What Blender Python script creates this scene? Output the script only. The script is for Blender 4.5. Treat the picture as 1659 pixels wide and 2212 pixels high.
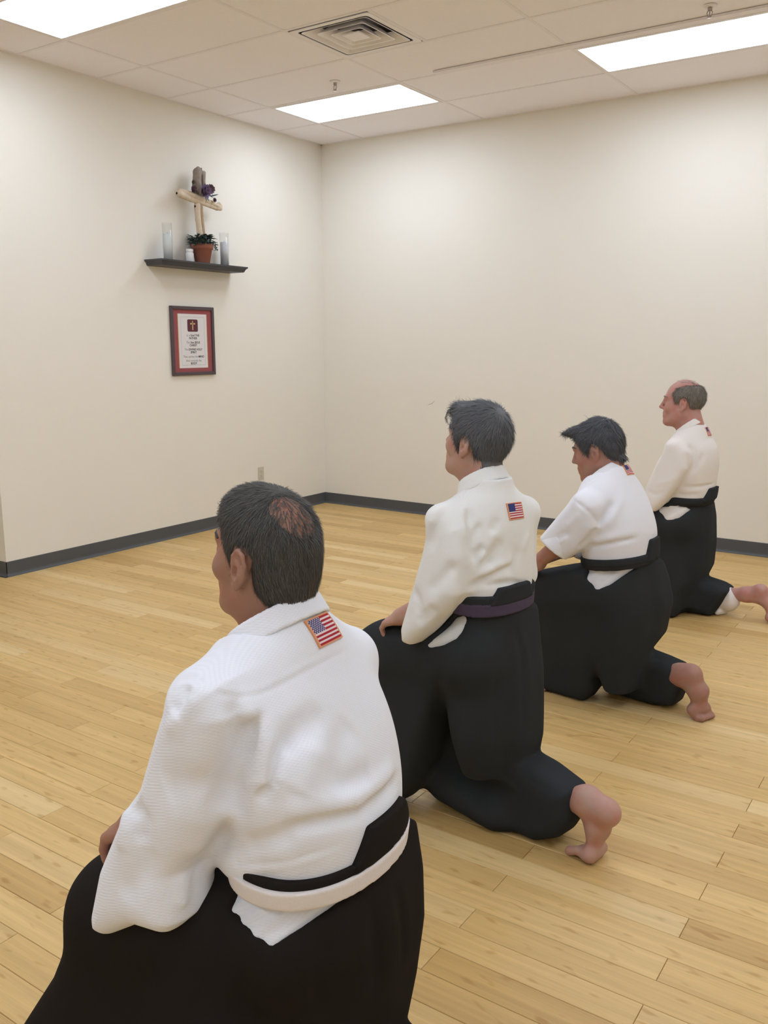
import bpy, bmesh, math, random
import numpy as np
from mathutils import Vector, Matrix
from mathutils.bvhtree import BVHTree

for o in list(bpy.data.objects):
    bpy.data.objects.remove(o, do_unlink=True)
scene = bpy.context.scene
COL = scene.collection

# ------------------------------------------------------------------ camera, world, exposure
cam_data = bpy.data.cameras.new('camera')
cam = bpy.data.objects.new('camera', cam_data)
COL.objects.link(cam)
R = ((0.82738026, -0.10446500, 0.55184144), (0.56164215, 0.15389208, -0.81294238), (0.0, 0.98254989, 0.18599922))
CAM = (5.20503, -6.65644, 1.5)
cam.matrix_world = Matrix.Translation(CAM) @ Matrix(R).to_4x4()
cam_data.sensor_fit = 'HORIZONTAL'
cam_data.sensor_width = 36.0
cam_data.lens = 1907.0 / 1659.0 * 36.0
cam_data.clip_start = 0.05
scene.camera = cam

world = bpy.data.worlds.new('world')
scene.world = world
world.use_nodes = True
world.node_tree.nodes['Background'].inputs[0].default_value = (0.8, 0.8, 0.8, 1)
world.node_tree.nodes['Background'].inputs[1].default_value = 0.2
scene.view_settings.view_transform = 'Standard'
scene.view_settings.look = 'None'
scene.view_settings.gamma = 1.0
scene.view_settings.use_curve_mapping = False
scene.view_settings.exposure = 0.0
LIGHT_STRENGTH = 9.0
LIGHT_COLOR = (0.84, 0.965, 1.16)

HC = 3.267          # ceiling height
rng = np.random.default_rng(7)
random.seed(7)

# ------------------------------------------------------------------ helpers
def lin(c):
    return tuple(((v / 255.0) / 12.92 if v / 255.0 <= 0.04045 else ((v / 255.0 + 0.055) / 1.055) ** 2.4) for v in c)

def link(o, parent=None):
    COL.objects.link(o)
    if parent is not None:
        o.parent = parent
    return o

def tag(o, label=None, cat=None, group=None, kind=None):
    if label: o['label'] = label
    if cat: o['category'] = cat
    if group: o['group'] = group
    if kind: o['kind'] = kind
    return o

def empty(name, loc=(0, 0, 0), rz=0.0):
    o = bpy.data.objects.new(name, None)
    o.empty_display_size = 0.1
    COL.objects.link(o)
    o.location = loc
    o.rotation_euler = (0, 0, rz)
    return o

def mesh_obj(name, verts, faces, mat=None, parent=None, smooth=False):
    me = bpy.data.meshes.new(name)
    me.from_pydata([tuple(v) for v in verts], [], [tuple(f) for f in faces])
    me.update()
    if mat: me.materials.append(mat)
    if smooth: me.shade_smooth()
    return link(bpy.data.objects.new(name, me), parent)

def quads_obj(name, V, Q, mat, parent=None):
    me = bpy.data.meshes.new(name)
    n, m = len(V), len(Q)
    k = Q.shape[1]
    me.vertices.add(n)
    me.vertices.foreach_set('co', np.ascontiguousarray(V, dtype=np.float32).ravel())
    me.loops.add(m * k)
    me.loops.foreach_set('vertex_index', np.ascontiguousarray(Q, dtype=np.int32).ravel())
    me.polygons.add(m)
    me.polygons.foreach_set('loop_start', np.arange(0, m * k, k, dtype=np.int32))
    me.update(calc_edges=True)
    me.shade_smooth()
    me.materials.append(mat)
    return link(bpy.data.objects.new(name, me), parent)

class MB:
    """collects boxes, lathes and tubes into one mesh"""
    def __init__(self):
        self.v = []; self.f = []
    def box(self, lo, hi):
        b = len(self.v)
        x0, y0, z0 = lo; x1, y1, z1 = hi
        self.v += [(x0, y0, z0), (x1, y0, z0), (x1, y1, z0), (x0, y1, z0), (x0, y0, z1), (x1, y0, z1), (x1, y1, z1), (x0, y1, z1)]
        self.f += [tuple(b + i for i in q) for q in ((0, 3, 2, 1), (4, 5, 6, 7), (0, 1, 5, 4), (1, 2, 6, 5), (2, 3, 7, 6), (3, 0, 4, 7))]
        return self
    def lathe(self, prof, c=(0, 0, 0), n=24, closed=True):
        b = len(self.v)
        for r, z in prof:
            for i in range(n):
                a = 2 * math.pi * i / n
                self.v.append((c[0] + r * math.cos(a), c[1] + r * math.sin(a), c[2] + z))
        for j in range(len(prof) - 1):
            for i in range(n):
                i2 = (i + 1) % n
                self.f.append((b + j * n + i, b + j * n + i2, b + (j + 1) * n + i2, b + (j + 1) * n + i))
        if closed:
            self.f.append(tuple(b + i for i in reversed(range(n))))
            self.f.append(tuple(b + (len(prof) - 1) * n + i for i in range(n)))
        return self
    def tube(self, pts, rads, n=8):
        b = len(self.v)
        P = [Vector(p) for p in pts]
        for i, p in enumerate(P):
            t = (P[min(i + 1, len(P) - 1)] - P[max(i - 1, 0)]).normalized()
            u = t.orthogonal().normalized() if i == 0 else (u - t * u.dot(t)).normalized()
            w = t.cross(u)
            for k in range(n):
                a = 2 * math.pi * k / n
                self.v.append(tuple(p + (u * math.cos(a) + w * math.sin(a)) * rads[i]))
        for j in range(len(P) - 1):
            for k in range(n):
                k2 = (k + 1) % n
                self.f.append((b + j * n + k, b + j * n + k2, b + (j + 1) * n + k2, b + (j + 1) * n + k))
        self.f.append(tuple(b + k for k in reversed(range(n))))
        self.f.append(tuple(b + (len(P) - 1) * n + k for k in range(n)))
        return self
    def build(self, name, mat, parent=None, smooth=False, bevel=0.0):
        o = mesh_obj(name, self.v, self.f, mat, parent, smooth)
        if bevel > 0:
            m = o.modifiers.new('bevel', 'BEVEL'); m.width = bevel; m.segments = 2; m.limit_method = 'ANGLE'
        return o

# ------------------------------------------------------------------ materials
def new_mat(name):
    m = bpy.data.materials.new(name)
    m.use_nodes = True
    nt = m.node_tree
    return m, nt, nt.nodes['Principled BSDF']

def nd(nt, t, **kw):
    n = nt.nodes.new(t)
    for k, v in kw.items():
        if k.startswith('i_'):
            n.inputs[k[2:]].default_value = v
        else:
            setattr(n, k, v)
    return n

def simple_mat(name, rgb, rough=0.6, var=0.06, scale=20.0, bump=0.0, bscale=200.0, spec=0.3, metal=0.0, sheen=0.0, coord='Object'):
    m, nt, p = new_mat(name)
    c = lin(rgb)
    tc = nd(nt, 'ShaderNodeTexCoord')
    nz = nd(nt, 'ShaderNodeTexNoise'); nz.inputs['Scale'].default_value = scale; nz.inputs['Detail'].default_value = 4
    nt.links.new(tc.outputs[coord], nz.inputs['Vector'])
    mx = nd(nt, 'ShaderNodeMix', data_type='RGBA')
    mx.inputs['A'].default_value = (*[v * (1 - var) for v in c], 1)
    mx.inputs['B'].default_value = (*[min(1, v * (1 + var)) for v in c], 1)
    nt.links.new(nz.outputs['Fac'], mx.inputs['Factor'])
    nt.links.new(mx.outputs['Result'], p.inputs['Base Color'])
    p.inputs['Roughness'].default_value = rough
    p.inputs['Specular IOR Level'].default_value = spec
    p.inputs['Metallic'].default_value = metal
    if sheen:
        p.inputs['Sheen Weight'].default_value = sheen
        p.inputs['Sheen Roughness'].default_value = 0.5
    if bump:
        n2 = nd(nt, 'ShaderNodeTexNoise'); n2.inputs['Scale'].default_value = bscale; n2.inputs['Detail'].default_value = 3
        nt.links.new(tc.outputs[coord], n2.inputs['Vector'])
        b = nd(nt, 'ShaderNodeBump'); b.inputs['Strength'].default_value = bump; b.inputs['Distance'].default_value = 0.002
        nt.links.new(n2.outputs['Fac'], b.inputs['Height'])
        nt.links.new(b.outputs['Normal'], p.inputs['Normal'])
    return m

def emit_mat(name, color, strength):
    m, nt, p = new_mat(name)
    p.inputs['Base Color'].default_value = (0.9, 0.9, 0.88, 1)
    p.inputs['Emission Color'].default_value = (*color, 1)
    p.inputs['Emission Strength'].default_value = strength
    return m

def wood_floor_mat():
    m, nt, p = new_mat('bamboo_plank')
    L = nt.links.new
    tc = nd(nt, 'ShaderNodeTexCoord'); oi = nd(nt, 'ShaderNodeObjectInfo'); ge = nd(nt, 'ShaderNodeNewGeometry')
    add = nd(nt, 'ShaderNodeMath', operation='ADD'); L(oi.outputs['Random'], add.inputs[0]); L(ge.outputs['Random Per Island'], add.inputs[1])
    fr = nd(nt, 'ShaderNodeMath', operation='FRACT'); L(add.outputs[0], fr.inputs[0])
    off = nd(nt, 'ShaderNodeMath', operation='MULTIPLY'); L(fr.outputs[0], off.inputs[0]); off.inputs[1].default_value = 97.0
    # narrow strips within a plank, long in x
    mp = nd(nt, 'ShaderNodeMapping'); mp.inputs['Scale'].default_value = (1.2, 46.0, 1.0); L(tc.outputs['Object'], mp.inputs['Vector'])
    n1 = nd(nt, 'ShaderNodeTexNoise', noise_dimensions='4D'); n1.inputs['Scale'].default_value = 1.0; n1.inputs['Detail'].default_value = 3; n1.inputs['Roughness'].default_value = 0.6
    L(mp.outputs[0], n1.inputs['Vector']); L(off.outputs[0], n1.inputs['W'])
    # fine grain
    mp2 = nd(nt, 'ShaderNodeMapping'); mp2.inputs['Scale'].default_value = (9.0, 420.0, 1.0); L(tc.outputs['Object'], mp2.inputs['Vector'])
    n2 = nd(nt, 'ShaderNodeTexNoise', noise_dimensions='4D'); n2.inputs['Scale'].default_value = 1.0; n2.inputs['Detail'].default_value = 2
    L(mp2.outputs[0], n2.inputs['Vector']); L(off.outputs[0], n2.inputs['W'])
    # bamboo nodes: short darker dashes
    mp3 = nd(nt, 'ShaderNodeMapping'); mp3.inputs['Scale'].default_value = (16.0, 52.0, 1.0); L(tc.outputs['Object'], mp3.inputs['Vector'])
    n3 = nd(nt, 'ShaderNodeTexNoise', noise_dimensions='4D'); n3.inputs['Scale'].default_value = 1.0; n3.inputs['Detail'].default_value = 0
    L(mp3.outputs[0], n3.inputs['Vector']); L(off.outputs[0], n3.inputs['W'])
    r3 = nd(nt, 'ShaderNodeValToRGB'); r3.color_ramp.elements[0].position = 0.67; r3.color_ramp.elements[1].position = 0.78
    r3.color_ramp.elements[0].color = (0, 0, 0, 1); r3.color_ramp.elements[1].color = (1, 1, 1, 1); L(n3.outputs['Fac'], r3.inputs['Fac'])
    ramp = nd(nt, 'ShaderNodeValToRGB')
    e = ramp.color_ramp.elements
    e[0].position = 0.0; e[0].color = (*lin((200, 163, 102)), 1)
    e[1].position = 1.0; e[1].color = (*lin((231, 202, 148)), 1)
    for pos, col in ((0.25, (217, 181, 120)), (0.5, (223, 189, 128)), (0.75, (212, 176, 114))):
        ne = e.new(pos); ne.color = (*lin(col), 1)
    L(fr.outputs[0], ramp.inputs['Fac'])
    m1 = nd(nt, 'ShaderNodeMix', data_type='RGBA', blend_type='MULTIPLY'); m1.inputs['Factor'].default_value = 1.0
    r1 = nd(nt, 'ShaderNodeValToRGB'); r1.color_ramp.elements[0].position = 0.3; r1.color_ramp.elements[1].position = 0.7
    r1.color_ramp.elements[0].color = (0.84, 0.82, 0.77, 1); r1.color_ramp.elements[1].color = (1.08, 1.07, 1.05, 1)
    L(n1.outputs['Fac'], r1.inputs['Fac']); L(ramp.outputs['Color'], m1.inputs['A']); L(r1.outputs['Color'], m1.inputs['B'])
    m2 = nd(nt, 'ShaderNodeMix', data_type='RGBA', blend_type='MULTIPLY'); m2.inputs['Factor'].default_value = 1.0
    r2 = nd(nt, 'ShaderNodeValToRGB'); r2.color_ramp.elements[0].color = (0.88, 0.87, 0.84, 1); r2.color_ramp.elements[1].color = (1.1, 1.1, 1.1, 1)
    L(n2.outputs['Fac'], r2.inputs['Fac']); L(m1.outputs['Result'], m2.inputs['A']); L(r2.outputs['Color'], m2.inputs['B'])
    m3 = nd(nt, 'ShaderNodeMix', data_type='RGBA', blend_type='MULTIPLY'); L(r3.outputs['Color'], m3.inputs['Factor'])
    m3.inputs['B'].default_value = (0.82, 0.74, 0.62, 1); L(m2.outputs['Result'], m3.inputs['A'])
    L(m3.outputs['Result'], p.inputs['Base Color'])
    p.inputs['Roughness'].default_value = 0.42
    p.inputs['Specular IOR Level'].default_value = 0.45
    return m

def gi_mat(name, rgb, weave=1.0, scale=1.0):
    m, nt, p = new_mat(name)
    L = nt.links.new
    tc = nd(nt, 'ShaderNodeTexCoord')
    def grain(ax, ay, az):
        mp = nd(nt, 'ShaderNodeMapping'); mp.inputs['Scale'].default_value = (ax, ay, az); L(tc.outputs['Object'], mp.inputs['Vector'])
        w = nd(nt, 'ShaderNodeTexWave', wave_type='BANDS', bands_direction='DIAGONAL'); w.inputs['Scale'].default_value = 80.0 * scale
        w.inputs['Distortion'].default_value = 0.6; w.inputs['Detail'].default_value = 1.0; w.inputs['Detail Scale'].default_value = 8.0
        L(mp.outputs[0], w.inputs['Vector'])
        return w
    w1 = grain(0.35, 1.0, 1.5); w2 = grain(0.35, -1.0, 1.5)
    ad = nd(nt, 'ShaderNodeMath', operation='ADD'); L(w1.outputs['Fac'], ad.inputs[0]); L(w2.outputs['Fac'], ad.inputs[1])
    b = nd(nt, 'ShaderNodeBump'); b.inputs['Strength'].default_value = 0.16 * weave; b.inputs['Distance'].default_value = 0.0012
    L(ad.outputs[0], b.inputs['Height'])
    nz = nd(nt, 'ShaderNodeTexNoise'); nz.inputs['Scale'].default_value = 7.0; nz.inputs['Detail'].default_value = 3; L(tc.outputs['Object'], nz.inputs['Vector'])
    b2 = nd(nt, 'ShaderNodeBump'); b2.inputs['Strength'].default_value = 0.25; b2.inputs['Distance'].default_value = 0.012
    L(nz.outputs['Fac'], b2.inputs['Height']); L(b.outputs['Normal'], b2.inputs['Normal']); L(b2.outputs['Normal'], p.inputs['Normal'])
    c = lin(rgb)
    mx = nd(nt, 'ShaderNodeMix', data_type='RGBA'); mx.inputs['A'].default_value = (*[v * 0.97 for v in c], 1); mx.inputs['B'].default_value = (*c, 1)
    L(w1.outputs['Fac'], mx.inputs['Factor']); L(mx.outputs['Result'], p.inputs['Base Color'])
    p.inputs['Roughness'].default_value = 0.9
    p.inputs['Specular IOR Level'].default_value = 0.15
    return m

def black_cloth_mat(name, rgb):
    m, nt, p = new_mat(name)
    L = nt.links.new
    tc = nd(nt, 'ShaderNodeTexCoord')
    nz = nd(nt, 'ShaderNodeTexNoise'); nz.inputs['Scale'].default_value = 6.0; nz.inputs['Detail'].default_value = 4; L(tc.outputs['Object'], nz.inputs['Vector'])
    c = lin(rgb)
    mx = nd(nt, 'ShaderNodeMix', data_type='RGBA'); mx.inputs['A'].default_value = (*[v * 0.85 for v in c], 1); mx.inputs['B'].default_value = (*[v * 1.15 for v in c], 1)
    L(nz.outputs['Fac'], mx.inputs['Factor']); L(mx.outputs['Result'], p.inputs['Base Color'])
    n2 = nd(nt, 'ShaderNodeTexNoise'); n2.inputs['Scale'].default_value = 500.0; L(tc.outputs['Object'], n2.inputs['Vector'])
    b = nd(nt, 'ShaderNodeBump'); b.inputs['Strength'].default_value = 0.2; b.inputs['Distance'].default_value = 0.001
    L(n2.outputs['Fac'], b.inputs['Height']); L(b.outputs['Normal'], p.inputs['Normal'])
    p.inputs['Roughness'].default_value = 0.95
    p.inputs['Specular IOR Level'].default_value = 0.1
    return m

def skin_mat(name, rgb, rosy=0.25):
    m, nt, p = new_mat(name)
    L = nt.links.new
    c = lin(rgb)
    tc = nd(nt, 'ShaderNodeTexCoord')
    nz = nd(nt, 'ShaderNodeTexNoise'); nz.inputs['Scale'].default_value = 22.0; nz.inputs['Detail'].default_value = 5; L(tc.outputs['Object'], nz.inputs['Vector'])
    mx = nd(nt, 'ShaderNodeMix', data_type='RGBA')
    mx.inputs['A'].default_value = (*c, 1)
    mx.inputs['B'].default_value = (min(1, c[0] * 1.05), c[1] * (1 - rosy), c[2] * (1 - rosy), 1)
    rp = nd(nt, 'ShaderNodeValToRGB'); rp.color_ramp.elements[0].position = 0.38; rp.color_ramp.elements[1].position = 0.68
    L(nz.outputs['Fac'], rp.inputs['Fac']); L(rp.outputs['Color'], mx.inputs['Factor'])
    L(mx.outputs['Result'], p.inputs['Base Color'])
    n2 = nd(nt, 'ShaderNodeTexNoise'); n2.inputs['Scale'].default_value = 420.0; L(tc.outputs['Object'], n2.inputs['Vector'])
    b = nd(nt, 'ShaderNodeBump'); b.inputs['Strength'].default_value = 0.15; b.inputs['Distance'].default_value = 0.0008
    L(n2.outputs['Fac'], b.inputs['Height']); L(b.outputs['Normal'], p.inputs['Normal'])
    p.inputs['Roughness'].default_value = 0.55
    p.inputs['Specular IOR Level'].default_value = 0.35
    p.inputs['Subsurface Weight'].default_value = 0.12
    p.inputs['Subsurface Radius'].default_value = (0.012, 0.005, 0.003)
    p.inputs['Subsurface Scale'].default_value = 0.5
    return m

def hair_mat(name, rgb, rgb2):
    m, nt, p = new_mat(name)
    L = nt.links.new
    ge = nd(nt, 'ShaderNodeNewGeometry')
    mx = nd(nt, 'ShaderNodeMix', data_type='RGBA'); mx.inputs['A'].default_value = (*lin(rgb), 1); mx.inputs['B'].default_value = (*lin(rgb2), 1)
    L(ge.outputs['Random Per Island'], mx.inputs['Factor']); L(mx.outputs['Result'], p.inputs['Base Color'])
    p.inputs['Roughness'].default_value = 0.6
    p.inputs['Specular IOR Level'].default_value = 0.25
    return m

def attr_mat(name, rough=0.85):
    m, nt, p = new_mat(name)
    a = nd(nt, 'ShaderNodeAttribute', attribute_name='thread')
    tc = nd(nt, 'ShaderNodeTexCoord')
    nz = nd(nt, 'ShaderNodeTexNoise'); nz.inputs['Scale'].default_value = 900.0; nt.links.new(tc.outputs['Object'], nz.inputs['Vector'])
    b = nd(nt, 'ShaderNodeBump'); b.inputs['Strength'].default_value = 0.2; b.inputs['Distance'].default_value = 0.0006
    nt.links.new(nz.outputs['Fac'], b.inputs['Height']); nt.links.new(b.outputs['Normal'], p.inputs['Normal'])
    nt.links.new(a.outputs['Color'], p.inputs['Base Color'])
    p.inputs['Roughness'].default_value = rough
    p.inputs['Specular IOR Level'].default_value = 0.2
    return m

def glass_mat(name, tint=(1, 1, 1)):
    """thin clear glass: mostly see-through with a glossy skin"""
    m, nt, p = new_mat(name)
    out = nt.nodes['Material Output']
    tr = nd(nt, 'ShaderNodeBsdfTransparent'); tr.inputs['Color'].default_value = (0.985, 0.99, 0.99, 1)
    gl = nd(nt, 'ShaderNodeBsdfGlossy'); gl.inputs['Roughness'].default_value = 0.05
    lw = nd(nt, 'ShaderNodeLayerWeight'); lw.inputs['Blend'].default_value = 0.06
    mx = nd(nt, 'ShaderNodeMixShader')
    nt.links.new(lw.outputs['Facing'], mx.inputs[0]); nt.links.new(tr.outputs[0], mx.inputs[1]); nt.links.new(gl.outputs[0], mx.inputs[2])
    nt.links.new(mx.outputs[0], out.inputs['Surface'])
    return m

M = {}
M['wall'] = simple_mat('painted_wall', (239, 233, 221), rough=0.75, var=0.012, scale=3.0, bump=0.12, bscale=140.0, spec=0.2)
M['ceil_tile'] = simple_mat('ceiling_tile', (250, 246, 250), rough=0.9, var=0.03, scale=60.0, bump=0.35, bscale=260.0, spec=0.1)
M['grid'] = simple_mat('ceiling_grid', (243, 238, 241), rough=0.6, var=0.01, spec=0.2)
M['base'] = simple_mat('black_vinyl', (86, 88, 90), rough=0.5, var=0.06, scale=8.0, spec=0.35)  # black vinyl lifted to grey: veiling glare put into the colour
M['floor'] = wood_floor_mat()
M['subfloor'] = simple_mat('subfloor', (96, 70, 40), rough=0.8)
M['lens'] = emit_mat('light_lens', LIGHT_COLOR, LIGHT_STRENGTH)
M['white_metal'] = simple_mat('white_enamel', (242, 238, 240), rough=0.45, var=0.01, spec=0.35)
M['vent_dark'] = simple_mat('duct_grey', (130, 128, 138), rough=0.8, var=0.15, scale=14.0)  # mottled grey for the duct and its neck
M['chrome'] = simple_mat('sprinkler_metal', (176, 166, 164), rough=0.3, var=0.03, metal=0.7)
M['shelf'] = simple_mat('black_shelf', (66, 66, 70), rough=0.45, var=0.08, scale=10.0, spec=0.4)
M['frame'] = simple_mat('frame_wood', (84, 70, 74), rough=0.4, var=0.1, scale=30.0, spec=0.4)
M['mat_red'] = simple_mat('red_mat_board', (156, 84, 86), rough=0.8, var=0.05, scale=40.0)  # red dulled to put haze into the colour, frame wood likewise
M['gold'] = simple_mat('gold_bevel', (212, 178, 120), rough=0.5, var=0.05)
M['paper'] = simple_mat('paper', (226, 221, 219), rough=0.7, var=0.01)
M['ink'] = simple_mat('ink', (58, 54, 54), rough=0.8, var=0.02)
M['ink_grey'] = simple_mat('grey_ink', (130, 124, 122), rough=0.8, var=0.02)
M['emblem'] = simple_mat('maroon_print', (98, 52, 60), rough=0.7, var=0.05)
M['terracotta'] = simple_mat('terracotta', (154, 98, 82), rough=0.8, var=0.12, scale=25.0, bump=0.2)
M['soil'] = simple_mat('soil', (44, 34, 28), rough=0.95, var=0.3, scale=80.0)
M['leaf'] = simple_mat('dark_leaf', (78, 96, 92), rough=0.5, var=0.3, scale=30.0)
M['driftwood'] = simple_mat('driftwood', (212, 194, 170), rough=0.75, var=0.2, scale=26.0, bump=0.5, bscale=90.0)
M['bark'] = simple_mat('bark', (150, 138, 126), rough=0.9, var=0.3, scale=40.0, bump=0.6, bscale=90.0)
M['petal'] = simple_mat('purple_petal', (146, 124, 154), rough=0.7, var=0.3, scale=40.0)  # purple lightened so the petal colour carries haze
M['petal_dark'] = simple_mat('dark_petal', (134, 108, 118), rough=0.7, var=0.3, scale=40.0)  # haze in the colour here too, paler than the petals
M['glass'] = glass_mat('clear_glass')
M['wax'] = simple_mat('candle_wax', (226, 228, 226), rough=0.5, var=0.02)
M['white_plastic'] = simple_mat('white_plastic', (232, 230, 230), rough=0.4, var=0.01, spec=0.4)
M['outlet'] = simple_mat('ivory_plastic', (206, 198, 180), rough=0.5, var=0.01, spec=0.3)
M['slot'] = simple_mat('dark_slot', (60, 56, 50), rough=0.8)
M['scuff'] = simple_mat('scuff', (176, 168, 152), rough=0.9)
M['flag'] = attr_mat('embroidery')

# ------------------------------------------------------------------ the setting
XMIN, XMAX, YMIN = -2.2, 7.4, -9.2
LEDGE = -3.395        # where the left wall ends in an outside corner

def struct(name, mb, mat):
    o = mb.build(name, mat)
    o['kind'] = 'structure'
    return o

wall_left = struct('wall_left', MB().box((-0.15, LEDGE, 0), (0, 0, HC + 0.2)), M['wall'])
wall_back = struct('wall_back', MB().box((-0.15, 0, 0), (XMAX + 0.15, 0.15, HC + 0.2)), M['wall'])
struct('wall_return', MB().box((XMIN, LEDGE, 0), (-0.15, LEDGE + 0.15, HC + 0.2)), M['wall'])
struct('wall_side', MB().box((XMIN - 0.15, YMIN, 0), (XMIN, LEDGE + 0.15, HC + 0.2)), M['wall'])
struct('wall_right', MB().box((XMAX, YMIN, 0), (XMAX + 0.15, 0, HC + 0.2)), M['wall'])
struct('wall_front', MB().box((XMIN - 0.15, YMIN - 0.15, 0), (XMAX + 0.15, YMIN, HC + 0.2)), M['wall'])

def baseboard(name, p0, p1, normal):
    """vinyl cove base with a small toe, extruded along a wall"""
    prof = [(0.0, 0.0), (0.014, 0.0), (0.013, 0.004), (0.006, 0.013), (0.0035, 0.022), (0.0035, 0.098), (0.002, 0.1015), (0.0, 0.1015)]
    v = []; n = len(prof)
    for P in (p0, p1):
        for d, z in prof:
            v.append((P[0] + normal[0] * d, P[1] + normal[1] * d, z))
    f = [(i, (i + 1) % n, n + (i + 1) % n, n + i) for i in range(n)] + [tuple(reversed(range(n))), tuple(range(n, 2 * n))]
    o = mesh_obj(name, v, f, M['base'])
    bm = bmesh.new(); bm.from_mesh(o.data); bmesh.ops.recalc_face_normals(bm, faces=bm.faces); bm.to_mesh(o.data); bm.free()
    o['kind'] = 'structure'
    return o
baseboard('baseboard_left', (0, LEDGE - 0.0035, 0), (0, 0, 0), (1, 0))
baseboard('baseboard_back', (0, 0, 0), (XMAX, 0, 0), (0, -1))
baseboard('baseboard_return', (XMIN, LEDGE, 0), (0.0035, LEDGE, 0), (0, -1))

# floor: bamboo planks, half-lapped rows running along x
PW, PL = 0.0945, 0.9365
floor = struct('floor', MB().box((XMIN - 0.1, YMIN - 0.1, -0.06), (XMAX + 0.1, 0.1, -0.0125)), M['subfloor'])
def plank_mesh(w, l):
    g = 0.0006; b = 0.0011
    x0, x1, y0, y1 = -l / 2 + g, l / 2 - g, -w / 2 + g, w / 2 - g
    v = [(x0, y0, -0.012), (x1, y0, -0.012), (x1, y1, -0.012), (x0, y1, -0.012),
         (x0, y0, -b), (x1, y0, -b), (x1, y1, -b), (x0, y1, -b),
         (x0 + b, y0 + b, 0), (x1 - b, y0 + b, 0), (x1 - b, y1 - b, 0), (x0 + b, y1 - b, 0)]
    f = [(3, 2, 1, 0), (0, 1, 5, 4), (1, 2, 6, 5), (2, 3, 7, 6), (3, 0, 4, 7), (4, 5, 9, 8), (5, 6, 10, 9), (6, 7, 11, 10), (7, 4, 8, 11), (8, 9, 10, 11)]
    return v, f
pv, pf = plank_mesh(PW, PL)
plank_me = bpy.data.meshes.new('plank')
plank_me.from_pydata(pv, [], pf); plank_me.update(); plank_me.materials.append(M['floor'])
Rn = np.array(R); Cn = np.array(CAM)
def project(P):
    c = Rn.T @ (np.array(P) - Cn)
    if c[2] > -0.15: return None
    return 829.5 - 1907 * c[0] / c[2], 1106 + 1907 * c[1] / c[2]
cells = []
row0 = -4.408     # centre of a row whose end joints fall at x = 4.205 + k * PL
for j in range(-52, 48):
    yc = row0 + j * PW
    if yc > -PW * 0.3 or yc < YMIN: continue
    x_joint = 4.205 if j % 2 == 0 else 4.693
    for k in range(-8, 5):
        xc = x_joint + (k + 0.5) * PL
        if xc < XMIN or xc > XMAX: continue
        if yc > LEDGE and xc < -PL * 0.3: continue
        pr = [project((xc + sx * PL / 2, yc + sy * PW / 2, 0)) for sx in (-1, -0.5, 0, 0.5, 1) for sy in (-1, 1)]
        inside = sum(1 for q in pr if q is not None and -20 < q[0] < 1680 and 0 < q[1] < 2232)
        d = math.dist((xc, yc, 0), CAM)
        cells.append((inside / d ** 2, xc, yc))
cells.sort(reverse=True)
rest = MB()
for i, (s, xc, yc) in enumerate(cells):
    if i < 300 and s > 0:
        o = bpy.data.objects.new('plank', plank_me)
        COL.objects.link(o)
        o.parent = floor
        o.location = (xc, yc, 0)
    else:
        b = len(rest.v)
        rest.v += [(x + xc, y + yc, z) for x, y, z in pv]
        rest.f += [tuple(b + q for q in ff) for ff in pf]
rest.build('distant_planks', M['floor'], floor)['kind'] = 'stuff'

# ceiling: lay-in tiles in a T-bar grid
GX = [0.0, 0.47, 1.65, 2.895, 4.115, 5.335, 6.555, XMAX]
GY = [0.0] + [-0.625 - 0.605 * k for k in range(14)] + [YMIN]
ceiling = struct('ceiling', MB().box((XMIN - 0.15, YMIN - 0.15, HC + 0.16), (XMAX + 0.15, 0.15, HC + 0.24)), M['white_metal'])
LIGHTS = [(1, 1), (3, 1), (5, 1), (1, 5), (3, 5), (5, 5), (1, 9), (3, 9), (5, 9), (1, 13), (3, 13), (5, 13)]
VENT = (2, 3)
rest = MB()
def tile_box(x0, x1, y0, y1):
    g = 0.004; e = 0.007; zb = HC + 0.002
    m = MB()
    m.v = [(x0 + g, y0 + g, zb + e), (x1 - g, y0 + g, zb + e), (x1 - g, y1 - g, zb + e), (x0 + g, y1 - g, zb + e),
           (x0 + g + e, y0 + g + e, zb), (x1 - g - e, y0 + g + e, zb), (x1 - g - e, y1 - g - e, zb), (x0 + g + e, y1 - g - e, zb),
           (x0 + g, y0 + g, zb + 0.018), (x1 - g, y0 + g, zb + 0.018), (x1 - g, y1 - g, zb + 0.018), (x0 + g, y1 - g, zb + 0.018)]
    m.f = [(7, 6, 5, 4), (0, 1, 5, 4), (1, 2, 6, 5), (2, 3, 7, 6), (3, 0, 4, 7), (0, 8, 9, 1), (1, 9, 10, 2), (2, 10, 11, 3), (3, 11, 8, 0), (8, 11, 10, 9)]
    m.f = [tuple(reversed(q)) if i in (1, 2, 3, 4) else q for i, q in enumerate(m.f)]
    return m
for i in range(len(GX) - 1):
    for j in range(len(GY) - 1):
        if (i, j) in LIGHTS: continue
        x0, x1, y1, y0 = GX[i], GX[i + 1], GY[j], GY[j + 1]
        if (i, j) == VENT:
            x0 = 2.235
        t = tile_box(x0, x1, y0, y1)
        if i <= 4 and j <= 6:
            t.build('ceiling_tile', M['ceil_tile'], ceiling)
        else:
            b = len(rest.v); rest.v += t.v; rest.f += [tuple(b + q for q in ff) for ff in t.f]
rest.box((XMIN, YMIN, HC + 0.002), (-0.002, LEDGE, HC + 0.02))
rest.build('distant_ceiling_tiles', M['ceil_tile'], ceiling)['kind'] = 'stuff'
for x in GX[1:-1]:
    MB().box((x - 0.0115, YMIN, HC - 0.0005), (x + 0.0115, 0, HC + 0.03)).build('grid_runner', M['grid'], ceiling)
for y in GY[1:-1]:
    MB().box((0, y - 0.0115, HC - 0.0008), (XMAX, y + 0.0115, HC + 0.028)).build('grid_cross_tee', M['grid'], ceiling)
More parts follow.
